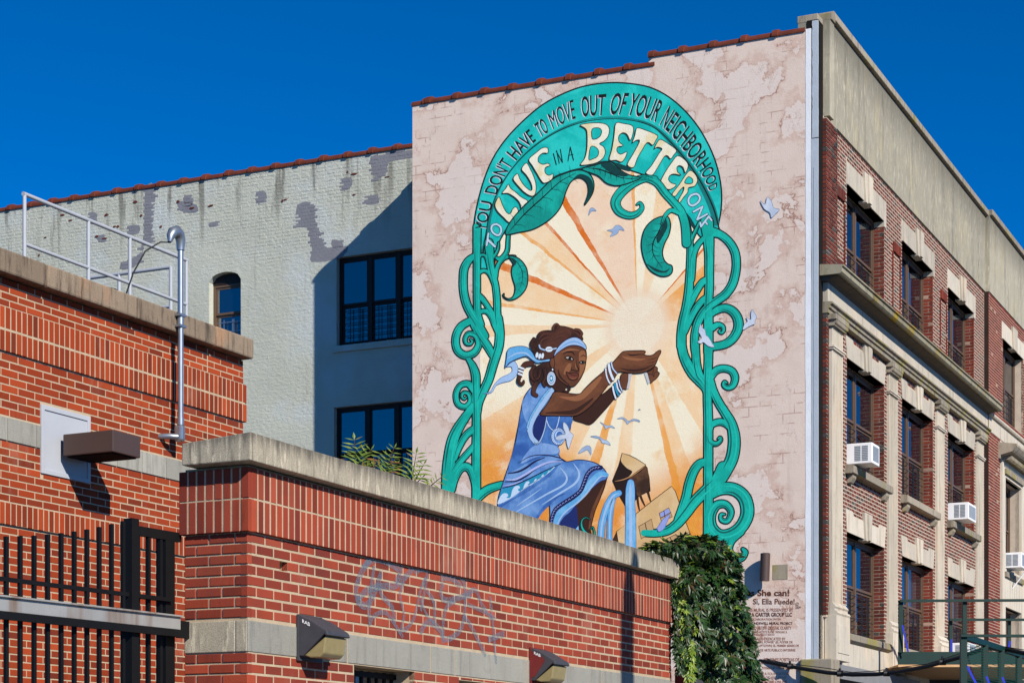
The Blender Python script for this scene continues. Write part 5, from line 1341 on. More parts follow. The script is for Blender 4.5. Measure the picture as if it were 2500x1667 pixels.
# --- kneeling woman
SK = paint((98, 58, 38), 0.14, (120, 72, 46)); SKD = paint((60, 33, 24), 0.2); SKL = paint((150, 96, 62), 0.12); HAIR = paint((50, 30, 24), 0.25, (84, 48, 36)); LINE = paint((24, 16, 16), 0.1)
BL = paint((78, 124, 186), 0.14, (118, 158, 206), 0.2); BLM = paint((50, 92, 160), 0.18, (78, 126, 188), 0.25); BLN = paint((28, 42, 100), 0.2); BLL = paint((164, 192, 222), 0.1); BLLL = paint((196, 214, 232), 0.06); TQ = paint((40, 144, 178), 0.12); NAVY = paint((22, 28, 74), 0.15); LAV = paint((150, 160, 214), 0.1); SKYB = paint((96, 168, 214), 0.12, (134, 190, 226), 0.15)
g = PB(); Y0 = 4.2
# far arm and hand
g.outlined('W2', [(370, 905), (470, 830), (585, 745), (640, 860), (560, 980), (420, 1140), (260, 1300), (130, 1278), (-10, 1225), (60, 1150), (230, 1050)], SKD, LINE, Y0, 1.8)
g.outlined('W2', [(690, 640), (700, 580), (760, 545), (835, 550), (820, 660), (785, 785), (740, 780), (710, 800), (640, 720)], SK, LINE, Y0 + 1, 1.8)
g.outlined('W2', [(1085, 545), (1150, 500), (1200, 450), (1240, 470), (1240, 520), (1270, 550), (1240, 610), (1180, 660), (1130, 690)], SK, LINE, Y0 + 1, 1.8)
for p in ([(1180, 470), (1175, 540), (1165, 560)], [(1240, 515), (1190, 560), (1195, 600)], [(1100, 560), (1160, 570), (1190, 600)]): g.rib('W2', p, 7, LINE, Y0 + 1.8)
# dress
dress = zp('W1', [(740, 795), (680, 820), (600, 880), (540, 960), (510, 1040), (490, 1130), (470, 1240), (445, 1400), (418, 1560)]) + zp('W3', [(425, 180), (395, 330), (355, 520), (310, 660), (280, 745), (245, 850), (215, 940), (185, 1040), (172, 1150), (172, 1240), (300, 1330), (500, 1370), (625, 1330), (690, 1230), (785, 1125), (800, 1250), (812, 1420), (1000, 1480), (1150, 1500), (1140, 1400), (1120, 1260), (1105, 1150), (1190, 1060), (1300, 945), (1400, 860), (1478, 830), (1478, 760), (1430, 690), (1340, 635), (1230, 606), (1120, 600), (1000, 622), (940, 590), (905, 540), (895, 480), (905, 430), (1000, 330), (1045, 220), (1056, 90), (1040, 50), (700, 60)]) + zp('W1', [(740, 1180), (800, 1100), (880, 980), (920, 910), (860, 870), (800, 830)])
g.outlined('P', dress, BL, NAVY, Y0 + 1.6, 2.2, 3)
T = Y0 + 2.6
g.poly('W1', [(505, 1040), (560, 960), (640, 880), (700, 870), (820, 900), (780, 1000), (680, 1130), (600, 1250), (565, 1330), (520, 1230), (500, 1130)], paint((92, 138, 196), 0.12, (130, 168, 212), 0.15), T)
g.poly('W1', [(490, 1150), (520, 1240), (570, 1340), (590, 1430), (620, 1540), (700, 1580), (560, 1640), (420, 1640), (425, 1540), (450, 1380)], BLM, T + 0.1)
g.poly('W3', [(640, 80), (760, 80), (745, 180), (720, 300), (640, 400), (605, 330), (600, 220)], BLN, T + 0.3)
g.poly('W3', [(760, 90), (1050, 90), (1050, 200), (1000, 300), (930, 420), (760, 430), (700, 360), (750, 230)], BLM, T + 0.2)
g.poly('W3', [(345, 540), (420, 330), (520, 420), (700, 430), (890, 440), (900, 540), (740, 560), (560, 620), (400, 710), (300, 740)], BLM, T + 0.15)
g.poly('W3', [(560, 470), (700, 400), (880, 440), (895, 520), (740, 540), (600, 580), (450, 640)], paint((112, 150, 204), 0.14, (140, 174, 216), 0.25), T + 0.4)
for p, w, c in (([(880, 900), (800, 1020), (710, 1150), (640, 1270), (600, 1390), (620, 1500), (680, 1568)], 58, BLL), ([(845, 895), (760, 1000), (670, 1140), (600, 1270), (568, 1380)], 26, SKYB)):
    g.rib('W1', p, w, NAVY, T + 0.6, grow=1.0); g.rib('W1', p, w, c, T + 1.1)
g.rib('W3', [(550, 250), (575, 330), (620, 400), (660, 400), (700, 340), (740, 220), (762, 90)], [44, 30, 22, 16, 14, 12, 10], NAVY, T + 0.65, grow=1.0); g.rib('W3', [(550, 250), (575, 330), (620, 400), (660, 400), (700, 340), (740, 220), (762, 90)], [44, 30, 22, 16, 14, 12, 10], BLL, T + 1.15)
g.rib('W3', [(762, 130), (790, 200), (840, 245), (875, 220), (900, 150), (912, 85)], 9, BLLL, T + 1.2)
# pendant with dove
g.disc('W3', 900, 320, 88, 106, NAVY, T + 1.3); g.disc('W3', 900, 320, 82, 100, BLLL, T + 1.5); g.disc('W3', 905, 320, 62, 80, BL, T + 1.7); g.disc('W3', 910, 310, 48, 62, BLLL, T + 1.8); g.disc('W3', 915, 312, 40, 54, BLM, T + 1.9)
for k in range(22):
    a = 2 * math.pi * k / 22; g.disc('W3', 901 + 72 * math.cos(a), 320 + 90 * math.sin(a), 5, 8, BLM, T + 1.75, k=8)
DOVE = paint((206, 212, 222), 0.08, (180, 190, 206)); DVL = paint((120, 132, 150), 0.1)
g.outlined('W3', [(870, 330), (930, 300), (985, 290), (960, 215), (965, 150), (1010, 190), (1040, 260), (1080, 300), (1070, 340), (1050, 400), (1025, 468), (1000, 400), (990, 350), (930, 360), (880, 360)], DOVE, DVL, T + 2.2, 1.2)
# folds and wave border
for p, w in (([(300, 760), (420, 740), (520, 690), (620, 620), (740, 570)], [10, 22, 26, 20, 6]), ([(262, 860), (400, 850), (520, 790), (640, 700), (800, 630), (960, 600)], [8, 18, 20, 18, 14, 4]), ([(235, 935), (380, 900), (560, 820), (740, 730), (930, 645)], [10, 14, 14, 14, 6]), ([(420, 640), (560, 560), (720, 540), (900, 570), (1000, 620)], [4, 10, 12, 12, 4])): g.rib('W3', p, w, NAVY, T + 1.2)
for p, w in (([(270, 835), (380, 835), (510, 770), (640, 690), (800, 625), (950, 622)], [8, 22, 26, 26, 20, 5]), ([(240, 912), (360, 890), (470, 850)], [6, 12, 6])): g.rib('W3', p, w, paint((176, 184, 226), 0.08), T + 1.5)
g.poly('W3', [(236, 945), (420, 885), (600, 805), (760, 715), (915, 650), (860, 700), (720, 800), (520, 910), (330, 1050), (182, 1130), (200, 1030)], TQ, T + 1.0)
g.poly('W3', [(180, 1130), (195, 1060), (235, 1005), (285, 1000), (302, 1030), (280, 1045), (300, 1055), (330, 1040), (350, 960), (385, 915), (430, 910), (440, 935), (418, 950), (430, 972), (470, 965), (495, 895), (520, 860), (552, 858), (552, 880), (535, 890), (560, 905), (600, 880), (615, 840), (640, 822), (640, 850), (680, 835), (700, 790), (725, 770), (725, 790), (760, 770), (790, 725), (800, 735), (840, 690), (855, 690), (760, 775), (640, 850), (500, 935), (340, 1055)], BLLL, T + 1.4)
g.poly('W3', [(180, 1150), (340, 1070), (520, 930), (720, 810), (900, 660), (830, 770), (680, 880), (500, 1000), (330, 1090), (180, 1190)], BLM, T + 1.2)
for p, w in (([(920, 690), (1000, 800), (960, 900), (760, 1010), (500, 1160), (330, 1260)], [6, 22, 26, 20, 14, 6]), ([(1080, 640), (1150, 760), (1100, 880), (900, 1010), (700, 1140)], [4, 24, 26, 20, 4]), ([(700, 940), (560, 1040), (400, 1150)], [4, 14, 4])): g.rib('W3', p, w, BLL, T + 0.9)
g.rib('W3', [(980, 1000), (880, 1050), (790, 1120), (700, 1210), (630, 1320)], [6, 24, 40, 40, 30], BLM, T + 1.0)
g.rib('W3', [(1480, 780), (1400, 770), (1310, 850), (1220, 970), (1110, 1080), (990, 1170), (900, 1270), (850, 1400)], [50, 70, 74, 74, 74, 72, 74, 74], SKYB, T + 1.0); g.rib('W3', [(1470, 800), (1410, 800), (1330, 880), (1240, 1000), (1130, 1110), (1010, 1200), (930, 1290), (880, 1400)], [6, 14, 18, 18, 18, 18, 16, 12], BLL, T + 1.4)
sp_ = [(1410, 690), (1320, 705), (1250, 770), (1210, 870), (1165, 970), (1070, 1050), (960, 1120), (870, 1190), (830, 1280), (818, 1370)]
g.rib('W3', sp_, [50, 52, 54, 52, 52, 56, 56, 52, 46, 34], NAVY, T + 1.5)
cs_ = catmull(sp_, 3)
for i in range(1, len(cs_) - 1): x, y = cs_[i]; g.rib('W3', [(x - 12, y + 10), (x - 2, y - 8), (x + 12, y - 2)], [4, 9, 3], LAV, T + 2.0, 3)
# leg, inner cloth, sandal
g.poly('W3', [(1470, 838), (1400, 868), (1310, 945), (1210, 1050), (1112, 1145), (1125, 1260), (1150, 1420), (1165, 1500), (1300, 1540), (1290, 1400), (1335, 1220), (1400, 1060), (1450, 930)], SKD, T + 0.3)
g.rib('W3', [(1440, 900), (1380, 1050), (1310, 1220), (1270, 1420)], [10, 34, 40, 20], SK, T + 0.6)
g.rib('W3', [(1478, 835), (1450, 935), (1400, 1062), (1336, 1222), (1292, 1400)], 9, LINE, T + 0.8)
g.poly('W3', [(905, 1400), (960, 1290), (1040, 1220), (1112, 1150), (1130, 1280), (1140, 1400), (1080, 1460), (980, 1460)], BLN, T + 0.5); g.poly('W3', [(1090, 1450), (1140, 1385), (1150, 1490)], SKYB, T + 0.9, 0)
for p in ([(1280, 1310), (1230, 1288), (1185, 1320), (1180, 1390), (1210, 1450), (1270, 1500), (1330, 1540)], [(1280, 1440), (1310, 1400), (1330, 1450), (1330, 1510)]): g.rib('W3', p, [10, 14, 18, 26, 30, 34, 34][:len(p)], INK, T + 1.0, grow=1.2); g.rib('W3', p, [2, 5, 10, 18, 22, 26, 26][:len(p)], TEAL, T + 1.4)
# near arm
T2_ = T + 2.6
arm = zp('W1', [(915, 922), (1080, 938), (1228, 950), (1290, 890), (1400, 780), (1500, 695)]) + zp('W2', [(440, 530), (520, 450), (580, 395), (640, 330), (700, 262), (750, 228), (900, 218), (1035, 218), (1066, 238), (1045, 272), (1090, 290), (1170, 282), (1230, 235), (1280, 210), (1292, 245), (1255, 315), (1225, 395), (1190, 455), (1110, 510), (1000, 545), (860, 550), (720, 530), (655, 545), (600, 640), (520, 720), (430, 840), (330, 960), (230, 1060), (120, 1140), (20, 1178)]) + zp('W1', [(1050, 1230), (860, 1228), (728, 1215), (790, 1120), (860, 1010)])
g.outlined('P', arm, SK, LINE, T2_, 2.0, 3)
g.rib('W1', [(980, 985), (1150, 1010), (1260, 980), (1400, 850), (1500, 740)], [10, 60, 80, 70, 30], SKL, T2_ + 0.5); g.rib('W1', [(800, 1190), (1000, 1190), (1150, 1180), (1260, 1120), (1400, 1010)], [10, 40, 60, 50, 20], SKD, T2_ + 0.5)
g.rib('W2', [(800, 265), (860, 285), (960, 275), (1045, 275)], [6, 18, 14, 6], LINE, T2_ + 0.8); g.rib('W2', [(1100, 350), (1180, 340), (1240, 310)], [2, 8, 3], LINE, T2_ + 0.8); g.rib('W2', [(1080, 400), (1160, 390), (1225, 365)], [2, 8, 3], LINE, T2_ + 0.8); g.rib('W2', [(1080, 450), (1150, 440), (1200, 415)], [2, 8, 3], LINE, T2_ + 0.8); g.rib('W2', [(700, 480), (850, 510), (1000, 500), (1120, 460)], [6, 40, 36, 8], SKD, T2_ + 0.5); g.rib('W2', [(720, 300), (800, 330), (950, 350), (1060, 340)], [6, 40, 40, 8], SKL, T2_ + 0.5)
for p, w, c in (([(480, 480), (490, 570), (515, 650), (545, 700)], 20, WHT), ([(525, 425), (545, 530), (590, 640)], 36, WHT), ([(562, 390), (585, 480), (645, 555)], 18, BLLL), ([(585, 745), (600, 830), (630, 920)], 24, WHT), ([(612, 705), (635, 800), (668, 875)], 26, TQ), ([(640, 690), (660, 780), (700, 835)], 22, WHT), ([(668, 645), (690, 740), (725, 815)], 16, BLLL)):
    g.rib('W2', p, w, NAVY, T2_ + 1.0, grow=0.9); g.rib('W2', p, w, c, T2_ + 1.4)
# head: back hair, neck, ear, face
T3_ = T2_ + 0.2
g.outlined('W1', [(850, 520), (740, 570), (650, 620), (600, 690), (600, 770), (630, 840), (690, 850), (740, 800), (800, 830), (850, 860), (880, 760), (900, 640)], HAIR, LINE, T3_ - 0.2, 1.6)
g.outlined('W1', [(905, 630), (880, 720), (860, 830), (900, 880), (935, 915), (1025, 920), (1060, 870), (1085, 840), (1000, 790), (940, 720)], SKD, LINE, T3_ + 0.6, 1.4)
g.outlined('W1', [(905, 500), (930, 430), (1010, 370), (1100, 335), (1210, 330), (1305, 380), (1322, 460), (1315, 540), (1300, 630), (1270, 710), (1225, 790), (1160, 852), (1090, 848), (1010, 800), (945, 730), (910, 640)], SK, LINE, T3_ + 1.4, 1.6)
g.outlined('W1', [(895, 480), (862, 510), (855, 570), (875, 615), (905, 612), (915, 540)], SK, LINE, T3_ + 2.2, 1.4)
g.poly('W1', [(1230, 420), (1290, 400), (1312, 480), (1300, 600), (1260, 700), (1215, 760), (1235, 640), (1225, 540)], SKL, T3_ + 2.0); g.poly('W1', [(1050, 620), (1100, 560), (1130, 600), (1090, 680), (1030, 700)], SKL, T3_ + 2.0)
g.rib('W1', [(1020, 445), (1080, 415), (1140, 420), (1168, 455)], [4, 14, 14, 5], LINE, T3_ + 2.6); g.rib('W1', [(1245, 478), (1280, 458), (1310, 475)], [4, 12, 6], LINE, T3_ + 2.6)
for p, cx, cy, r in (([(1045, 488), (1090, 470), (1140, 490), (1152, 520), (1100, 515)], 1108, 500, 19), ([(1232, 545), (1265, 532), (1305, 545), (1290, 560), (1250, 562)], 1274, 549, 15)):
    g.outlined('W1', p, paint((196, 184, 166), 0.05), LINE, T3_ + 2.6, 2.6); g.disc('W1', cx, cy, r, r + 2, LINE, T3_ + 3.4)
g.rib('W1', [(1195, 520), (1200, 590), (1225, 640), (1200, 660)], [3, 6, 10, 8], LINE, T3_ + 2.6); g.rib('W1', [(1125, 600), (1130, 640), (1160, 650), (1200, 662)], [3, 10, 8, 10], LINE, T3_ + 2.6)
g.outlined('W1', [(1060, 670), (1120, 685), (1175, 680), (1220, 700), (1215, 740), (1170, 775), (1110, 765), (1080, 720)], paint((112, 58, 44), 0.1), LINE, T3_ + 2.6, 1.6); g.rib('W1', [(1065, 672), (1120, 700), (1175, 715), (1215, 712)], [3, 6, 7, 4], LINE, T3_ + 3.4); g.rib('W1', [(1100, 735), (1150, 755), (1195, 740)], [3, 12, 3], SKL, T3_ + 3.5)
# hair, headband, locks
g.outlined('W1', [(915, 470), (860, 500), (760, 520), (700, 520), (650, 470), (630, 390), (600, 310), (630, 255), (685, 240), (695, 195), (740, 155), (820, 140), (890, 138), (893, 85), (945, 55), (975, 80), (1050, 92), (1130, 115), (1210, 150), (1262, 210), (1275, 265), (1200, 240), (1100, 250), (1010, 310), (945, 390)], HAIR, LINE, T3_ + 2.8, 1.6)
CURL = paint((96, 54, 40), 0.2)
for p in ([(720, 250), (760, 200), (830, 180), (890, 185)], [(720, 330), (760, 260), (840, 230), (880, 270)], [(930, 200), (990, 160), (1060, 150), (1110, 190)], [(900, 260), (960, 220), (1020, 210), (1070, 250)], [(1150, 150), (1210, 190), (1245, 230)], [(820, 330), (870, 300), (930, 310), (950, 350)], [(1040, 150), (1090, 140), (1115, 180), (1110, 230)]): g.rib('W1', p, [4, 16, 14, 4][:len(p)], CURL, T3_ + 3.6)
g.outlined('W1', [(905, 475), (930, 400), (990, 320), (1070, 258), (1160, 228), (1230, 245), (1290, 300), (1318, 345), (1316, 385), (1260, 350), (1180, 330), (1090, 340), (1000, 390), (940, 440)], BLL, NAVY, T3_ + 3.8, 1.6); g.rib('W1', [(930, 440), (1000, 360), (1090, 300), (1190, 285), (1310, 350)], [4, 12, 16, 16, 8], paint((120, 168, 214), 0.1), T3_ + 4.5)
for p, w in (([(620, 560), (540, 575), (490, 650), (465, 740), (455, 790), (485, 825), (515, 815), (520, 785)], [60, 62, 50, 46, 40, 36, 30, 20]), ([(690, 810), (655, 880), (645, 940), (685, 970)], [50, 54, 52, 40]), ([(1090, 850), (1105, 890), (1075, 920), (1040, 910)], [24, 24, 20, 14]), ([(650, 250), (620, 310), (645, 380), (700, 430)], [40, 40, 40, 40])):
    g.rib('W1', p, w, LINE, T3_ + 4.2, grow=1.0); g.rib('W1', p, w, HAIR, T3_ + 4.6)
for x, y in ((498, 620), (488, 660), (482, 700)): g.rib('W1', [(x - 26, y - 8), (x + 24, y + 12)], 24, WHT, T3_ + 5.2, 2)
for x, y in ((690, 455), (725, 470), (762, 465)): g.disc('W1', x, y, 17, 36, WHT, T3_ + 5.2, 0.2)
g.disc('W1', 845, 382, 46, 34, WHT, T3_ + 5.2); g.rib('W1', [(720, 330), (735, 370), (790, 392)], 18, BLL, T3_ + 5.1); g.rib('W1', [(890, 380), (935, 370)], 18, BLL, T3_ + 5.1, 2); g.rib('W1', [(815, 385), (880, 375)], 6, LINE, T3_ + 5.6, 2)
for p, w in (([(1180, 130), (1230, 140), (1262, 185), (1240, 215)], [26, 30, 30, 22]), ([(900, 130), (905, 85), (940, 62), (968, 85), (950, 110)], [22, 24, 24, 20, 14]), ([(730, 640), (720, 720), (690, 760), (670, 745)], [44, 40, 30, 20]), ([(790, 640), (800, 730), (770, 800), (790, 850)], [44, 44, 36, 26]), ([(660, 600), (620, 660), (625, 740), (660, 780)], [40, 40, 36, 26])):
    g.rib('W1', p, w, LINE, T3_ + 4.2, grow=0.9); g.rib('W1', p, w, CURL if w[0] < 40 else HAIR, T3_ + 4.6); g.rib('W1', [(x + 5, y) for x, y in p], [2] + [7] * (len(p) - 2) + [2], CURL, T3_ + 5.0)
g.rib('W1', [(1180, 560), (1185, 610), (1205, 640)], [4, 16, 6], SKL, T3_ + 2.3); g.rib('W1', [(1040, 520), (1100, 540), (1150, 540)], [3, 8, 3], SKD, T3_ + 2.3); g.rib('W1', [(960, 640), (980, 720), (1030, 780), (1100, 830)], [6, 26, 26, 6], SKD, T3_ + 2.0); g.rib('W1', [(1000, 420), (1110, 385), (1230, 395)], [6, 30, 8], SKL, T3_ + 2.0)
# scarf and earring
g.outlined('W1', [(285, 615), (300, 500), (320, 385), (400, 350), (500, 342), (570, 360), (630, 420), (680, 500), (750, 520), (850, 505), (845, 535), (760, 545), (690, 555), (630, 520), (560, 470), (470, 490), (390, 525), (330, 560)], SKYB, NAVY, T3_ + 4.4, 1.5); g.rib('W1', [(310, 500), (420, 440), (540, 430), (620, 490), (700, 535)], [4, 20, 22, 14, 6], BLL, T3_ + 5.3)
g.outlined('W1', [(385, 530), (430, 570), (445, 640), (420, 720), (350, 780), (250, 805), (170, 840), (120, 920), (60, 945), (0, 943), (70, 930), (110, 890), (150, 820), (230, 740), (330, 695), (370, 650), (355, 600), (300, 605)], BLL, paint((90, 120, 170), 0.1), Y0 + 1.2, 1.2)
g.disc('W1', 873, 755, 58, 92, NAVY, T3_ + 4.4); g.disc('W1', 873, 755, 53, 86, WHT, T3_ + 4.7); g.disc('W1', 873, 755, 38, 64, BLM, T3_ + 5.0); g.disc('W1', 873, 752, 33, 56, WHT, T3_ + 5.2); g.disc('W1', 873, 752, 25, 44, TQ, T3_ + 5.4); g.disc('W1', 873, 750, 12, 20, WHT, T3_ + 5.6); g.disc('W1', 890, 640, 9, 14, WHT, T3_ + 4.7)
for k in range(20):
    a = 2 * math.pi * k / 20; g.disc('W1', 873 + 45 * math.cos(a), 755 + 75 * math.sin(a), 4, 6, BLM, T3_ + 5.1, k=6)
g.done('painted_woman', mural)

# --- tank, water, leaning house
g = PB(); TANK = paint((62, 40, 28), 0.3, (104, 70, 46), 0.3); TANKD = paint((40, 24, 20), 0.2); TAN = paint((216, 176, 120), 0.1, (224, 190, 140)); BRN = paint((70, 42, 26), 0.15)
g.poly('W4', [(365, 212), (330, 330), (252, 520), (310, 660), (405, 820), (520, 740), (560, 692), (655, 650), (685, 640), (676, 520), (660, 430), (632, 345)], TANKD, 2.2, 0)
g.outlined('W4', [(365, 212), (440, 232), (520, 270), (632, 342), (560, 400), (470, 465), (380, 510), (262, 530), (330, 340)], TAN, BRN, 2.6, 1.8, 0)
g.poly('W4', [(365, 215), (352, 300), (420, 380), (480, 420), (420, 490), (300, 528), (255, 522), (330, 340)], TANKD, 3.4, 3); g.poly('W4', [(640, 360), (560, 430), (440, 500), (520, 600), (540, 690), (655, 640), (676, 520), (660, 430)], TANK, 3.0, 3)
g.rib('W4', [(285, 528), (380, 508), (480, 462), (570, 400), (635, 345)], [3, 10, 10, 8, 4], paint((196, 140, 90), 0.1), 3.8)
for p in ([(535, 690), (545, 780), (560, 850)], [(570, 690), (595, 750), (620, 800)], [(655, 650), (670, 700), (685, 750)]): g.rib('W4', p, [30, 24, 14], BRN, 2.0)
g.outlined('W4', [(520, 895), (720, 735), (920, 583), (965, 640), (1005, 760), (1080, 980), (1150, 1165), (1000, 1280), (500, 1290), (515, 1100)], TAN, BRN, 2.4, 1.8, 0)
g.outlined('W4', [(302, 1092), (405, 1008), (405, 1270), (330, 1270)], TAN, BRN, 2.2, 1.8, 0); g.poly('W4', [(302, 1092), (250, 1200), (250, 1270), (330, 1270)], BRN, 1.9, 0)
for q in ([(782, 888), (890, 825), (930, 925), (810, 985)], [(552, 1035), (697, 952), (720, 1080), (580, 1175)], [(845, 1185), (975, 1120), (1000, 1200), (880, 1240)]): g.outlined('W4', q, paint((196, 158, 110), 0.1), BRN, 3.4, 1.6, 0)
g.poly('W4', [(790, 890), (885, 832), (910, 880), (805, 938)], LAV, 4.1, 0)
for a, c in (((835, 860), (850, 935)), ((800, 940), (915, 878)), ((625, 1000), (640, 1070)), ((905, 1160), (920, 1190))): g.rib('W4', [a, c], 8, BRN, 4.4, 2)
g.outlined('W4', [(830, 950), (905, 900), (880, 970), (840, 1060), (780, 1095), (760, 1060), (745, 1075), (790, 1010)], LAV, BLM, 9.2, 1.0)
for p, w in (([(462, 545), (458, 620), (456, 760), (462, 950), (462, 1120), (462, 1280)], [70, 96, 100, 108, 114, 118]), ([(330, 660), (270, 690), (210, 780), (165, 900), (135, 1040), (125, 1200)], [60, 70, 70, 70, 74, 80]), ([(280, 700), (250, 800), (232, 920), (225, 1050), (225, 1240)], [30, 50, 54, 52, 54])):
    g.rib('W4', p, w, BLM, 4.6, grow=1.2); g.rib('W4', p, w, SKYB, 5.2); g.rib('W4', p, [1] + [x * 0.3 for x in w[1:-1]] + [w[-1] * 0.3], BLL, 5.7)
g.poly('W4', [(1020, 1205), (1100, 1175), (1160, 1160), (1260, 1175), (1380, 1210), (1470, 1260), (1515, 1320), (1400, 1400), (1000, 1400)], BRN, 2.0); g.rib('W4', [(1060, 1210), (1160, 1180), (1260, 1195), (1290, 1240)], 6, paint((130, 84, 50), 0.1), 2.6)
g.done('painted_house', mural)

# --- light beam, gulls and doves
SIL = paint((196, 196, 194), 0.08)
g = PB(); g.poly('W2', [(815, 560), (865, 560), (840, 690), (825, 780), (785, 785), (810, 660)], SIL, 6.2, 0); g.done('painted_beam_edge', mural)
g = PB(); g.poly('W2', [(1045, 545), (1090, 545), (1130, 690), (1100, 715), (1075, 640)], SIL, 6.2, 0)
g.done('painted_beam_edge', mural)
GB = paint((150, 172, 200), 0.12, (180, 198, 218))
gull = lambda z, P_: (lambda gg: (gg.outlined(z, P_, GB, DVL, 2.4, 1.0), gg.done('painted_bird', mural)))(PB())
gull('W2', [(645, 1222), (710, 1196), (770, 1220), (812, 1255), (880, 1222), (960, 1235), (978, 1265), (900, 1245), (830, 1270), (797, 1300), (770, 1258), (720, 1218)])
gull('W2', [(393, 1268), (440, 1290), (490, 1320), (560, 1318), (612, 1358), (550, 1342), (505, 1350), (475, 1375), (465, 1340), (430, 1300)])
gull('W3', [(1285, 322), (1340, 312), (1400, 330), (1435, 355), (1490, 375), (1523, 425), (1470, 405), (1420, 395), (1395, 350)])
gull('W3', [(1137, 522), (1180, 465), (1240, 428), (1280, 440), (1292, 480), (1287, 540), (1250, 480), (1200, 500)])
gull('W2', [(953, 1098), (975, 1075), (988, 1092), (975, 1088)])
gull('A', [(1012, 985), (1020, 945), (1038, 935), (1062, 955), (1040, 955), (1028, 960)]); gull('A', [(1130, 1080), (1165, 1070), (1185, 1048), (1215, 1050), (1240, 1080), (1210, 1075), (1195, 1100), (1150, 1118), (1165, 1090)])
gd = lambda z, P_: (lambda gg: (gg.outlined(z, P_, DOVE, DVL, 8.6, 1.0), gg.done('painted_bird', mural)))(PB())
gd('V3', [(345, 1235), (375, 1280), (400, 1300), (415, 1365), (440, 1385), (480, 1450), (510, 1505), (440, 1495), (385, 1450), (350, 1465), (315, 1445), (360, 1400), (340, 1350), (325, 1320)])
gd('V3', [(965, 1060), (1000, 1110), (1020, 1150), (1000, 1190), (1000, 1230), (970, 1240), (920, 1265), (855, 1300), (875, 1230), (910, 1200), (895, 1150), (950, 1180), (950, 1110)])
gd('P', [(1857, 490), (1868, 500), (1874, 482), (1884, 492), (1890, 508), (1904, 512), (1895, 522), (1884, 532), (1880, 520), (1866, 510)])

# --- credit lines
DKB = paint((92, 54, 40), 0.15); RB_ = paint((150, 98, 78), 0.12)
credits = [("Yes She can!", 255, 800, 535, 608, DKB, 0.03), ("Si, Ella Puede!", 400, 860, 636, 708, DKB, 0.015), ("\u00a9", 868, 908, 675, 715, DKB, 0.0), ("2009", 866, 926, 718, 748, DKB, 0.0),
 ("THIS MURAL IS PRESENTED BY", 318, 845, 742, 778, RB_, 0.01), ("MAJORA CARTER GROUP LLC", 250, 832, 788, 846, DKB, 0.03), ("IN COLLABORATION WITH", 318, 705, 850, 872, RB_, 0.01), ("GROUNDSWELL MURAL PROJECT", 318, 836, 893, 930, DKB, 0.025),
 ("LEAD ARTIST: CRYSTAL CLARITY", 366, 826, 940, 976, RB_, 0.01), ("ASSISTANT ARTISTS: KATIE YAMASAKI &", 340, 776, 988, 1016, RB_, 0.0), ("MENSHAHAT EBRON", 420, 636, 1022, 1042, RB_, 0.0), ("THIS MURAL IS DEDICATED BY", 290, 762, 1062, 1094, RB_, 0.01),
 ("\"UPTOWN GIRL POWER\" (EL PODER DE", 300, 838, 1100, 1134, RB_, 0.01), ("CHICAS DE UPTOWN) EL PRIMER SERIES DE", 300, 908, 1140, 1174, RB_, 0.01), ("PROYECTOS DE ARTE P\u00daBLICO INTERRRE", 300, 870, 1182, 1216, RB_, 0.01),
 ("IMAGENES POSITIVAS DE", 520, 912, 1288, 1326, RB_, 0.01), ("MUJERES Y NI\u00d1AS EN EL BRONX.", 300, 800, 1330, 1366, RB_, 0.01), ("POSSIBLE BY GENEROUS", 500, 796, 1384, 1412, RB_, 0.01),
 ("THE COCA COLA FOUNDATION", 264, 800, 1448, 1478, RB_, 0.0), ("DARRIGO BROTHERS OF NY", 342, 770, 1490, 1526, RB_, 0.0), ("ESSENCE MAGAZINE ONLINE", 305, 775, 1535, 1567, RB_, 0.01)]
for body, x0, x1, y0, y1, mat, off in credits:
    g = PB(); vs, fs = text_mesh(body, off); xs = [v[0] for v in vs]; ys = [v[1] for v in vs]
    a, c = min(xs), max(xs); d, e_ = min(ys), max(ys)
    mi = g.mi(mat)
    g.mesh([wp(zpt('C', x0 + (x - a) / (c - a) * (x1 - x0), y1 + (y0 - y1) * (y - d) / (e_ - d)), n_of(1)) for x, y, q in vs], fs, mi)
    g.done('painted_credit_line', mural)
# ------------------------------------------------------------------ mural spotlight
s, z = MW.st(1873, 1387)
t = thing('cylinder_spotlight', 'brown cylinder spotlight mounted on the painted wall above the credit lines', 'spotlight', MW.P(s, 0.15, z - 0.24))
b = MB(); b.tube([MW.P(s, 0.15, z - 0.225), MW.P(s - 0.02, 0.16, z + 0.235)], 0.083, 20); b.build('housing', mt['fixture'], t)
b = MB(); b.tube([MW.P(s - 0.02, 0.16, z + 0.236), MW.P(s - 0.02, 0.16, z + 0.239)], 0.07, 20); b.build('lens', mt['dark'], t)
b = MB(); b.box(MW, s - 0.04, s + 0.05, 0.004, 0.09, z - 0.05, z + 0.06); b.build('bracket', mt['fixture'], t)
b = MB(); s1, z1_ = MW.st(1905, 1395); b.box(MW, s1 - 0.13, s1 + 0.13, -0.05, 0.006, z1_ - 0.13, z1_ + 0.12); b.build('junction_plate', mt['trim_dirty'], t)

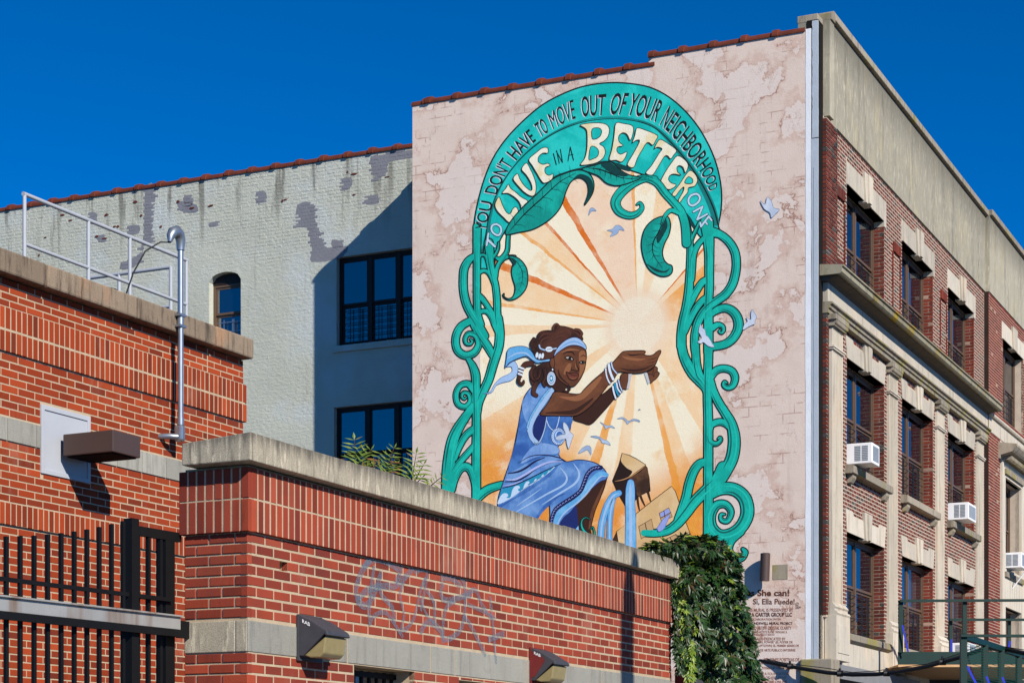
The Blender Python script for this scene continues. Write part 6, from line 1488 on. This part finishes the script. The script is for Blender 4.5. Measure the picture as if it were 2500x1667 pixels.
# ------------------------------------------------------------------ creeper over the wall end
iv = thing('creeper_vine', 'dense dark green creeper hanging over the right end of the low brick wall', 'vine', hr(1750, 1667, 20.6) * 1.0)
ells = []
for px, py, Y, rx, ry, rz in ((1592, 1343, 19.35, 0.12, 0.10, 0.055), (1640, 1342, 19.7, 0.20, 0.2, 0.10), (1700, 1345, 20.0, 0.24, 0.3, 0.15), (1748, 1372, 20.3, 0.22, 0.3, 0.19),
                             (1735, 1440, 20.3, 0.30, 0.34, 0.36), (1742, 1530, 20.35, 0.33, 0.38, 0.48), (1752, 1620, 20.4, 0.39, 0.42, 0.5), (1765, 1740, 20.5, 0.40, 0.45, 0.7), (1680, 1420, 19.9, 0.15, 0.22, 0.22), (1690, 1520, 20.05, 0.16, 0.22, 0.5)):
    ells.append((hr(px, py, Y), Vector((rx, ry, rz))))
def leaflet(mb, p, d, up, L, w, m=0):
    """one pointed leaflet folded along its rib"""
    d = d.normalized(); side = d.cross(up)
    if side.length < 1e-4: side = d.cross(Vector((1, 0, 0)))
    side.normalize(); nrm = side.cross(d)
    tip = p + d * L - Vector((0, 0, L * 0.12)); q = p + d * L * 0.45 + nrm * L * 0.02
    a = p + d * L * 0.42 + side * w * 0.5 - nrm * w * 0.16; c = p + d * L * 0.42 - side * w * 0.5 - nrm * w * 0.16
    mb.face([p, a, tip, q], m); mb.face([p, q, tip, c], m)
def compound(mb, p, nrm, size, m=0):
    down = Vector((0, 0, -1)); f = (down - nrm * down.dot(nrm))
    if f.length < 0.1: f = Vector((random.uniform(-1, 1), random.uniform(-1, 0.2), -0.2))
    f.normalize(); f = (f + nrm * random.uniform(0.0, 0.7) + Vector((random.uniform(-1.1, 1.1), random.uniform(-.5, .3), random.uniform(0.0, 0.8)))).normalized()
    side = f.cross(nrm).normalized() if f.cross(nrm).length > 1e-3 else Vector((1, 0, 0))
    for k, a in enumerate((-1.25, -0.65, 0.0, 0.65, 1.25)):
        d = (f * math.cos(a) + side * math.sin(a)).normalized(); L = size * (1.0 if k == 2 else 0.85 if k in (1, 3) else 0.62) * random.uniform(0.85, 1.1)
        leaflet(mb, p, d, nrm, L, L * 0.42, m)
b = MB(); rr = random.Random(5)
core = MB()
for c, r in ells:
    area = (r.x * r.y + r.x * r.z + r.y * r.z) * 4.2
    for i in range(int(area * 640)):
        v = Vector((rr.gauss(0, 1), rr.gauss(0, 1), rr.gauss(0, 1))).normalized()
        if v.y > 0.75: continue
        k = rr.uniform(0.78, 1.05) * (1 + 0.16 * math.sin(v.x * 9 + v.z * 7 + c.x * 30) + 0.13 * math.sin(v.z * 13 + c.z * 9))
        p = c + Vector((v.x * r.x, v.y * r.y, v.z * r.z)) * k
        if p.z < 0.1: continue
        n = Vector((v.x / r.x, v.y / r.y, v.z / r.z)).normalized()
        compound(b, p, n, rr.choice((rr.uniform(0.035, 0.06), rr.uniform(0.05, 0.09), rr.uniform(0.08, 0.125))), 1 if (n.z > 0.5 and rr.random() < 0.3) or rr.random() < 0.03 else 0)
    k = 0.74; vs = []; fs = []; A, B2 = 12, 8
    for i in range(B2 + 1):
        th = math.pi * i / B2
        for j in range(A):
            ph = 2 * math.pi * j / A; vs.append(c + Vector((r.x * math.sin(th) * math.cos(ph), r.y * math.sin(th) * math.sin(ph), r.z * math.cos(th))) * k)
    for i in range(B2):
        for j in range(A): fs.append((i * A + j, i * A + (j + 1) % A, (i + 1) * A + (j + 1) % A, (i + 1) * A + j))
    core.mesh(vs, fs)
# strands hanging on the wall face
strand = MB()
for px0, y0, px1, y1, lm in ((1650, 1400, 1652, 1470, 0), (1648, 1440, 1652, 1600, 0), (1664, 1400, 1669, 1590, 1), (1640, 1412, 1646, 1440, 0), (1676, 1480, 1674, 1610, 0), (1672, 1390, 1660, 1440, 1), (1800, 1440, 1826, 1530, 0), (1815, 1490, 1838, 1580, 0), (1818, 1540, 1850, 1640, 0), (1838, 1600, 1858, 1690, 0), (1790, 1400, 1812, 1450, 0), (1690, 1560, 1684, 1660, 1), (1655, 1560, 1660, 1640, 0), (1770, 1350, 1800, 1385, 0)):
    pts = []
    for i in range(12):
        f = i / 11; px = px0 + (px1 - px0) * f; py = y0 + (y1 - y0) * f
        v = hr(px, py, 19.78 if px0 < 1700 else 20.35); pts.append(v)
        for q in range(3): compound(b, v + Vector((rr.uniform(-.03, .03), rr.uniform(-.04, 0), rr.uniform(-.03, .03))), Vector((0.4, -0.9, 0)).normalized(), rr.uniform(0.045, 0.085), lm)
    strand.tube(pts, 0.005, 5)
b.build('foliage', [mt['ivy'], mt['ivy_light']], iv, fix=False, kind='stuff')
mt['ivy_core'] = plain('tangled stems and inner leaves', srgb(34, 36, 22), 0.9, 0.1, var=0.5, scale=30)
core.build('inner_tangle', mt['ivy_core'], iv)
strand.tube([hr(1745, 1660, 20.5), hr(1738, 1500, 20.4), hr(1720, 1400, 20.2), hr(1660, 1350, 19.8)], [0.03, 0.025, 0.02, 0.012], 7)
strand.build('stem', mt['bark'], iv)
BERRY = plain('dull red berries', srgb(96, 40, 34), 0.5, 0.4)
bb = MB()
for i in range(60):
    c, r = ells[rr.randrange(3, 8)]; v = Vector((rr.uniform(-0.8, 0.8), -abs(rr.gauss(0.6, .3)), rr.uniform(-0.6, 0.8))).normalized(); p = c + Vector((v.x * r.x, v.y * r.y, v.z * r.z)) * 1.06
    for q in range(4):
        o = p + Vector((rr.uniform(-.02, .02), rr.uniform(-.02, .02), rr.uniform(-.02, .02))); w = 0.009
        bb.mesh([o + Vector(d) * w for d in ((1, 0, 0), (-1, 0, 0), (0, 1, 0), (0, -1, 0), (0, 0, 1), (0, 0, -1))], [(0, 2, 4), (2, 1, 4), (1, 3, 4), (3, 0, 4), (2, 0, 5), (1, 2, 5), (3, 1, 5), (0, 3, 5)])
bb.build('berries', BERRY, iv, kind='stuff')

# ------------------------------------------------------------------ saplings behind the coping
def frond(mb, base, tip, droop, pairs, L, m=0, start=0.15):
    base = Vector(base); tip = Vector(tip); ax = tip - base; pts = []
    for i in range(pairs + 1):
        f = i / pairs; pts.append(base + ax * f - Vector((0, 0, droop * f * f)))
    sd = ax.cross(Vector((0, 1, 0.25))).normalized()
    for i in range(pairs + 1):
        f = i / pairs
        if f < start: continue
        l = 1.5 * L * (1.0 - 0.55 * abs(f - 0.45)) * rr.uniform(0.85, 1.1); a = (pts[min(i + 1, pairs)] - pts[max(i - 1, 0)]).normalized()
        for sg in (1, -1):
            d = (sd * sg + a * 0.45 + Vector((0, -0.25, rr.uniform(-0.15, 0.1)))).normalized()
            leaflet(mb, pts[i], d, Vector((0, -0.5, 1)), l, l * 0.36 - 0.001, m)
    leaflet(mb, pts[-1], ax, Vector((0, -0.5, 1)), L * 0.8, L * 0.26, m)
    return pts
def sapling(label, spec, Y):
    px, py = spec[0][0], spec[0][1]
    t = thing('sapling', label, 'sapling', hr(px, py + 30, Y), 'saplings along the top of the low wall')
    b = MB(); st_ = MB()
    for (x0, y0, x1, y1, dr, n, L) in spec:
        p = frond(b, hr(x0, y0 + 12, Y), hr(x1, y1, Y), dr, max(4, int(n * 0.7)), L); st_.tube(p, [0.006 - 0.004 * i / len(p) for i in range(len(p))], 5)
    b.build('foliage', mt['fern'], t, fix=False); st_.build('stem', mt['bark'], t)
sapling('leafy sapling with drooping pointed leaves, tallest on the wall top below the dark windows',
        [(872, 1140, 865, 1074, 0.0, 11, 0.085), (872, 1140, 905, 1092, 0.02, 8, 0.075), (870, 1140, 848, 1112, 0.02, 7, 0.07), (874, 1142, 925, 1130, 0.02, 7, 0.065), (876, 1140, 880, 1098, 0.0, 8, 0.085)], 14.35)
sapling('leaning sapling on the wall top between the tallest one and the mural edge',
        [(932, 1155, 962, 1094, 0.0, 10, 0.065), (934, 1155, 940, 1112, 0.0, 8, 0.06), (940, 1158, 958, 1118, 0.0, 9, 0.055), (926, 1150, 912, 1132, 0.01, 6, 0.05), (945, 1160, 970, 1125, 0.02, 7, 0.05)], 14.75)
sapling('bushy sapling overlapping the left edge of the mural above the coping',
        [(1002, 1178, 1016, 1108, 0.0, 12, 0.085), (1004, 1178, 1034, 1128, 0.02, 8, 0.08), (1000, 1178, 990, 1140, 0.0, 8, 0.075), (1006, 1180, 1030, 1160, 0.02, 6, 0.07)], 15.1)
sapling('small dark sprig lying over the coping beside the mural stem',
        [(1036, 1186, 1078, 1164, 0.0, 6, 0.06), (1040, 1188, 1062, 1176, 0.0, 5, 0.05)], 15.35)

# ------------------------------------------------------------------ green sidewalk shed
def bar(mb, px0, py0, px1, py1, Y, w, d=None, Y2=None):
    a, c = hr(px0, py0, Y), hr(px1, py1, Y2 or Y); d = d or w
    ax = (c - a).normalized(); up = Vector((0, 1, 0)) if abs(ax.y) < 0.7 else Vector((0, 0, 1))
    sd = ax.cross(up).normalized(); up2 = sd.cross(ax)
    cs = [p + sd * (w / 2 * i) + up2 * (d / 2 * j) for p in (a, c) for j in (-1, 1) for i in (-1, 1)]
    mb.hexa(cs)
t = thing('scaffold_shed', 'dark green plywood scaffold deck with railing in front of the brick street front', 'scaffold', hr(2350, 1667, 36))
b = MB(); p0 = hr(2193, 1590, 36); p1 = hr(2640, 1621, 36); b.abox(p0.x, p1.x, 36.0, 36.05, p1.z, p0.z); b.build('fascia_board', mt['green_paint'], t)
b = MB(); b.abox(p0.x, p1.x, 36.0, 45.0, p1.z - 0.045, p1.z - 0.002); b.build('deck', mt['plywood'], t)
for px, py in ((2199, 1465), (2355, 1467)):
    b = MB(); bar(b, px, py, px, 1592, 35.97, 0.075); b.build('rail_post', mt['green_paint'], t)
b = MB(); bar(b, 2197, 1466, 2640, 1464, 35.9, 0.045, 0.07); b.build('hand_rail', mt['green_paint'], t)
for px in (2321, 2464):
    b = MB(); bar(b, px, 1512, px, 1592, 38.6, 0.06); b.build('rail_post', mt['green_paint'], t)
b = MB(); bar(b, 2318, 1512, 2640, 1512, 38.5, 0.045, 0.07); b.build('hand_rail', mt['green_paint'], t)
b = MB(); bar(b, 2203, 1525, 2217, 1590, 35.85, 0.03, 0.01); b.build('blue_strap', mt['blue_tape'], t)
b = MB(); bar(b, 2323, 1560, 2323, 1590, 38.4, 0.035, 0.01); b.build('blue_strap', mt['blue_tape'], t)
b = MB(); bar(b, 2466, 1564, 2461, 1590, 38.4, 0.04, 0.01); b.build('blue_strap', mt['blue_tape'], t)
b = MB(); q0 = hr(2193, 1640, 40); b.abox(p0.x, p1.x, 40.0, 40.06, -0.02, p1.z - 0.06); b.build('hoarding', mt['bar'], t)
for px in (2290, 2366, 2450):
    b = MB(); bar(b, px, 1627, px + 32, 1633, 37.0, 0.04); b.build('joist_end', mt['plywood'], t)
t = thing('stair_scaffold', 'nearer dark green scaffold bay with sloping rail and posts at the bottom right corner', 'scaffold', hr(2400, 1667, 27))
b = MB(); bar(b, 2352, 1548, 2352, 1700, 27.0, 0.085); b.build('post', mt['green_paint'], t)
b = MB(); bar(b, 2345, 1551, 2640, 1552, 26.96, 0.035, 0.09); b.build('hand_rail', mt['green_paint'], t)
va, vb = hr(2352, 1551, 27.05), None
d_ = Vector((FW.d[0], FW.d[1], 0)); pts = []
for k, (px, ph) in enumerate(((2404, 1576), (2444, 1581), (2487, 1604))):
    u = (px - CX) / F; tt = (u * va.y - va.x) / (d_.x - u * d_.y); q = va + d_ * tt; pts.append(q)
    b = MB(); b.abox(q.x - 0.042, q.x + 0.042, q.y - 0.042, q.y + 0.042, 0.1, va.z - 0.03); b.build('post', mt['green_paint'], t)
b = MB(); e = va + d_ * 9.0; sd = Vector((FW.n[0], FW.n[1], 0)) * 0.03
b.hexa([va - sd + Vector((0, 0, -.05)), va + sd + Vector((0, 0, -.05)), e - sd + Vector((0, 0, -.05)), e + sd + Vector((0, 0, -.05)), va - sd + Vector((0, 0, .03)), va + sd + Vector((0, 0, .03)), e - sd + Vector((0, 0, .03)), e + sd + Vector((0, 0, .03))])
b.build('sloping_rail', mt['green_paint'], t)
for x0, y0, x1, y1 in ((2361, 1625, 2385, 1672), (2408, 1650, 2424, 1690), (2447, 1652, 2462, 1690)):
    b = MB(); bar(b, x0, y0, x1, y1, 27.0 if x0 < 2400 else 28.2, 0.03, 0.01); b.build('blue_strap', mt['blue_tape'], t)
m = NT('green safety netting'); m.set(srgb(16, 62, 52), 0.8, 0.2)
vec, wx, wz = m.wall(FW.ang)
gx = m.math('GREATER_THAN', m.math('FRACT', m.math('MULTIPLY', wx, 26.0)), 0.80); gz_ = m.math('GREATER_THAN', m.math('FRACT', m.math('MULTIPLY', wz, 26.0)), 0.80)
tr = m.n('ShaderNodeBsdfTransparent'); mx = m.n('ShaderNodeMixShader'); m.l(m.math('MAXIMUM', gx, gz_), mx.inputs[0]); m.l(tr.outputs[0], mx.inputs[1]); m.l(m.b.outputs[0], mx.inputs[2]); m.l(mx.outputs[0], m.out.inputs[0])
b = MB(); b.face([va + Vector((0, 0, -.06)), e + Vector((0, 0, -.06)), Vector((e.x, e.y, 0.3)), Vector((va.x, va.y, 0.3))]); b.build('netting', m.mat, t, fix=False)

# ------------------------------------------------------------------ cable
t = thing('black_cable', 'thick black cable sagging from the painted wall corner to the green scaffold', 'cable', hr(2081, 1646, 32.4))
cp = [(1815, 1603, 33.75), (1836, 1607, 33.55), (1900, 1620, 33.25), (1958, 1631, 32.95), (2020, 1641, 32.7), (2081, 1646, 32.4), (2140, 1645, 32.1), (2189, 1640, 31.8), (2262, 1626, 31.2), (2341, 1604, 30.5), (2406, 1581, 30.0), (2460, 1585, 29.5), (2530, 1600, 29.0)]
V = [hr(*c) for c in cp]
b = MB(); b.tube(V, 0.034, 8); b.build('cable', mt['black_rubber'], t)
b = MB(); b.tube([v + Vector((0, 0, 0.055 + 0.02 * math.sin(i * 2.1))) for i, v in enumerate(V)], 0.007, 5); b.build('messenger_wire', mt['black_rubber'], t)
for i in (2, 4, 6, 8):
    v = (V[i] + V[i + 1]) / 2
    b = MB(); b.tube([v + Vector((-0.05, 0, 0)), v + Vector((0.05, 0, 0))], 0.05, 8); b.tube([v, v + Vector((0, 0, 0.09))], 0.02, 6); b.build('cable_tie', mt['black_rubber'], t)

# ------------------------------------------------------------------ pole whose shadow falls on the low wall
t = thing('utility_pole', 'weathered wooden utility pole at the kerb that throws its shadow on the low wall', 'pole', (4.97, 12.95, 0))
b = MB(); b.tube([(4.97, 12.95, -0.02), (4.97, 12.95, 7.75), (4.97, 12.95, 8.1)], [0.155, 0.145, 0.06], 16); b.build('shaft', mt['wood_pole'], t)
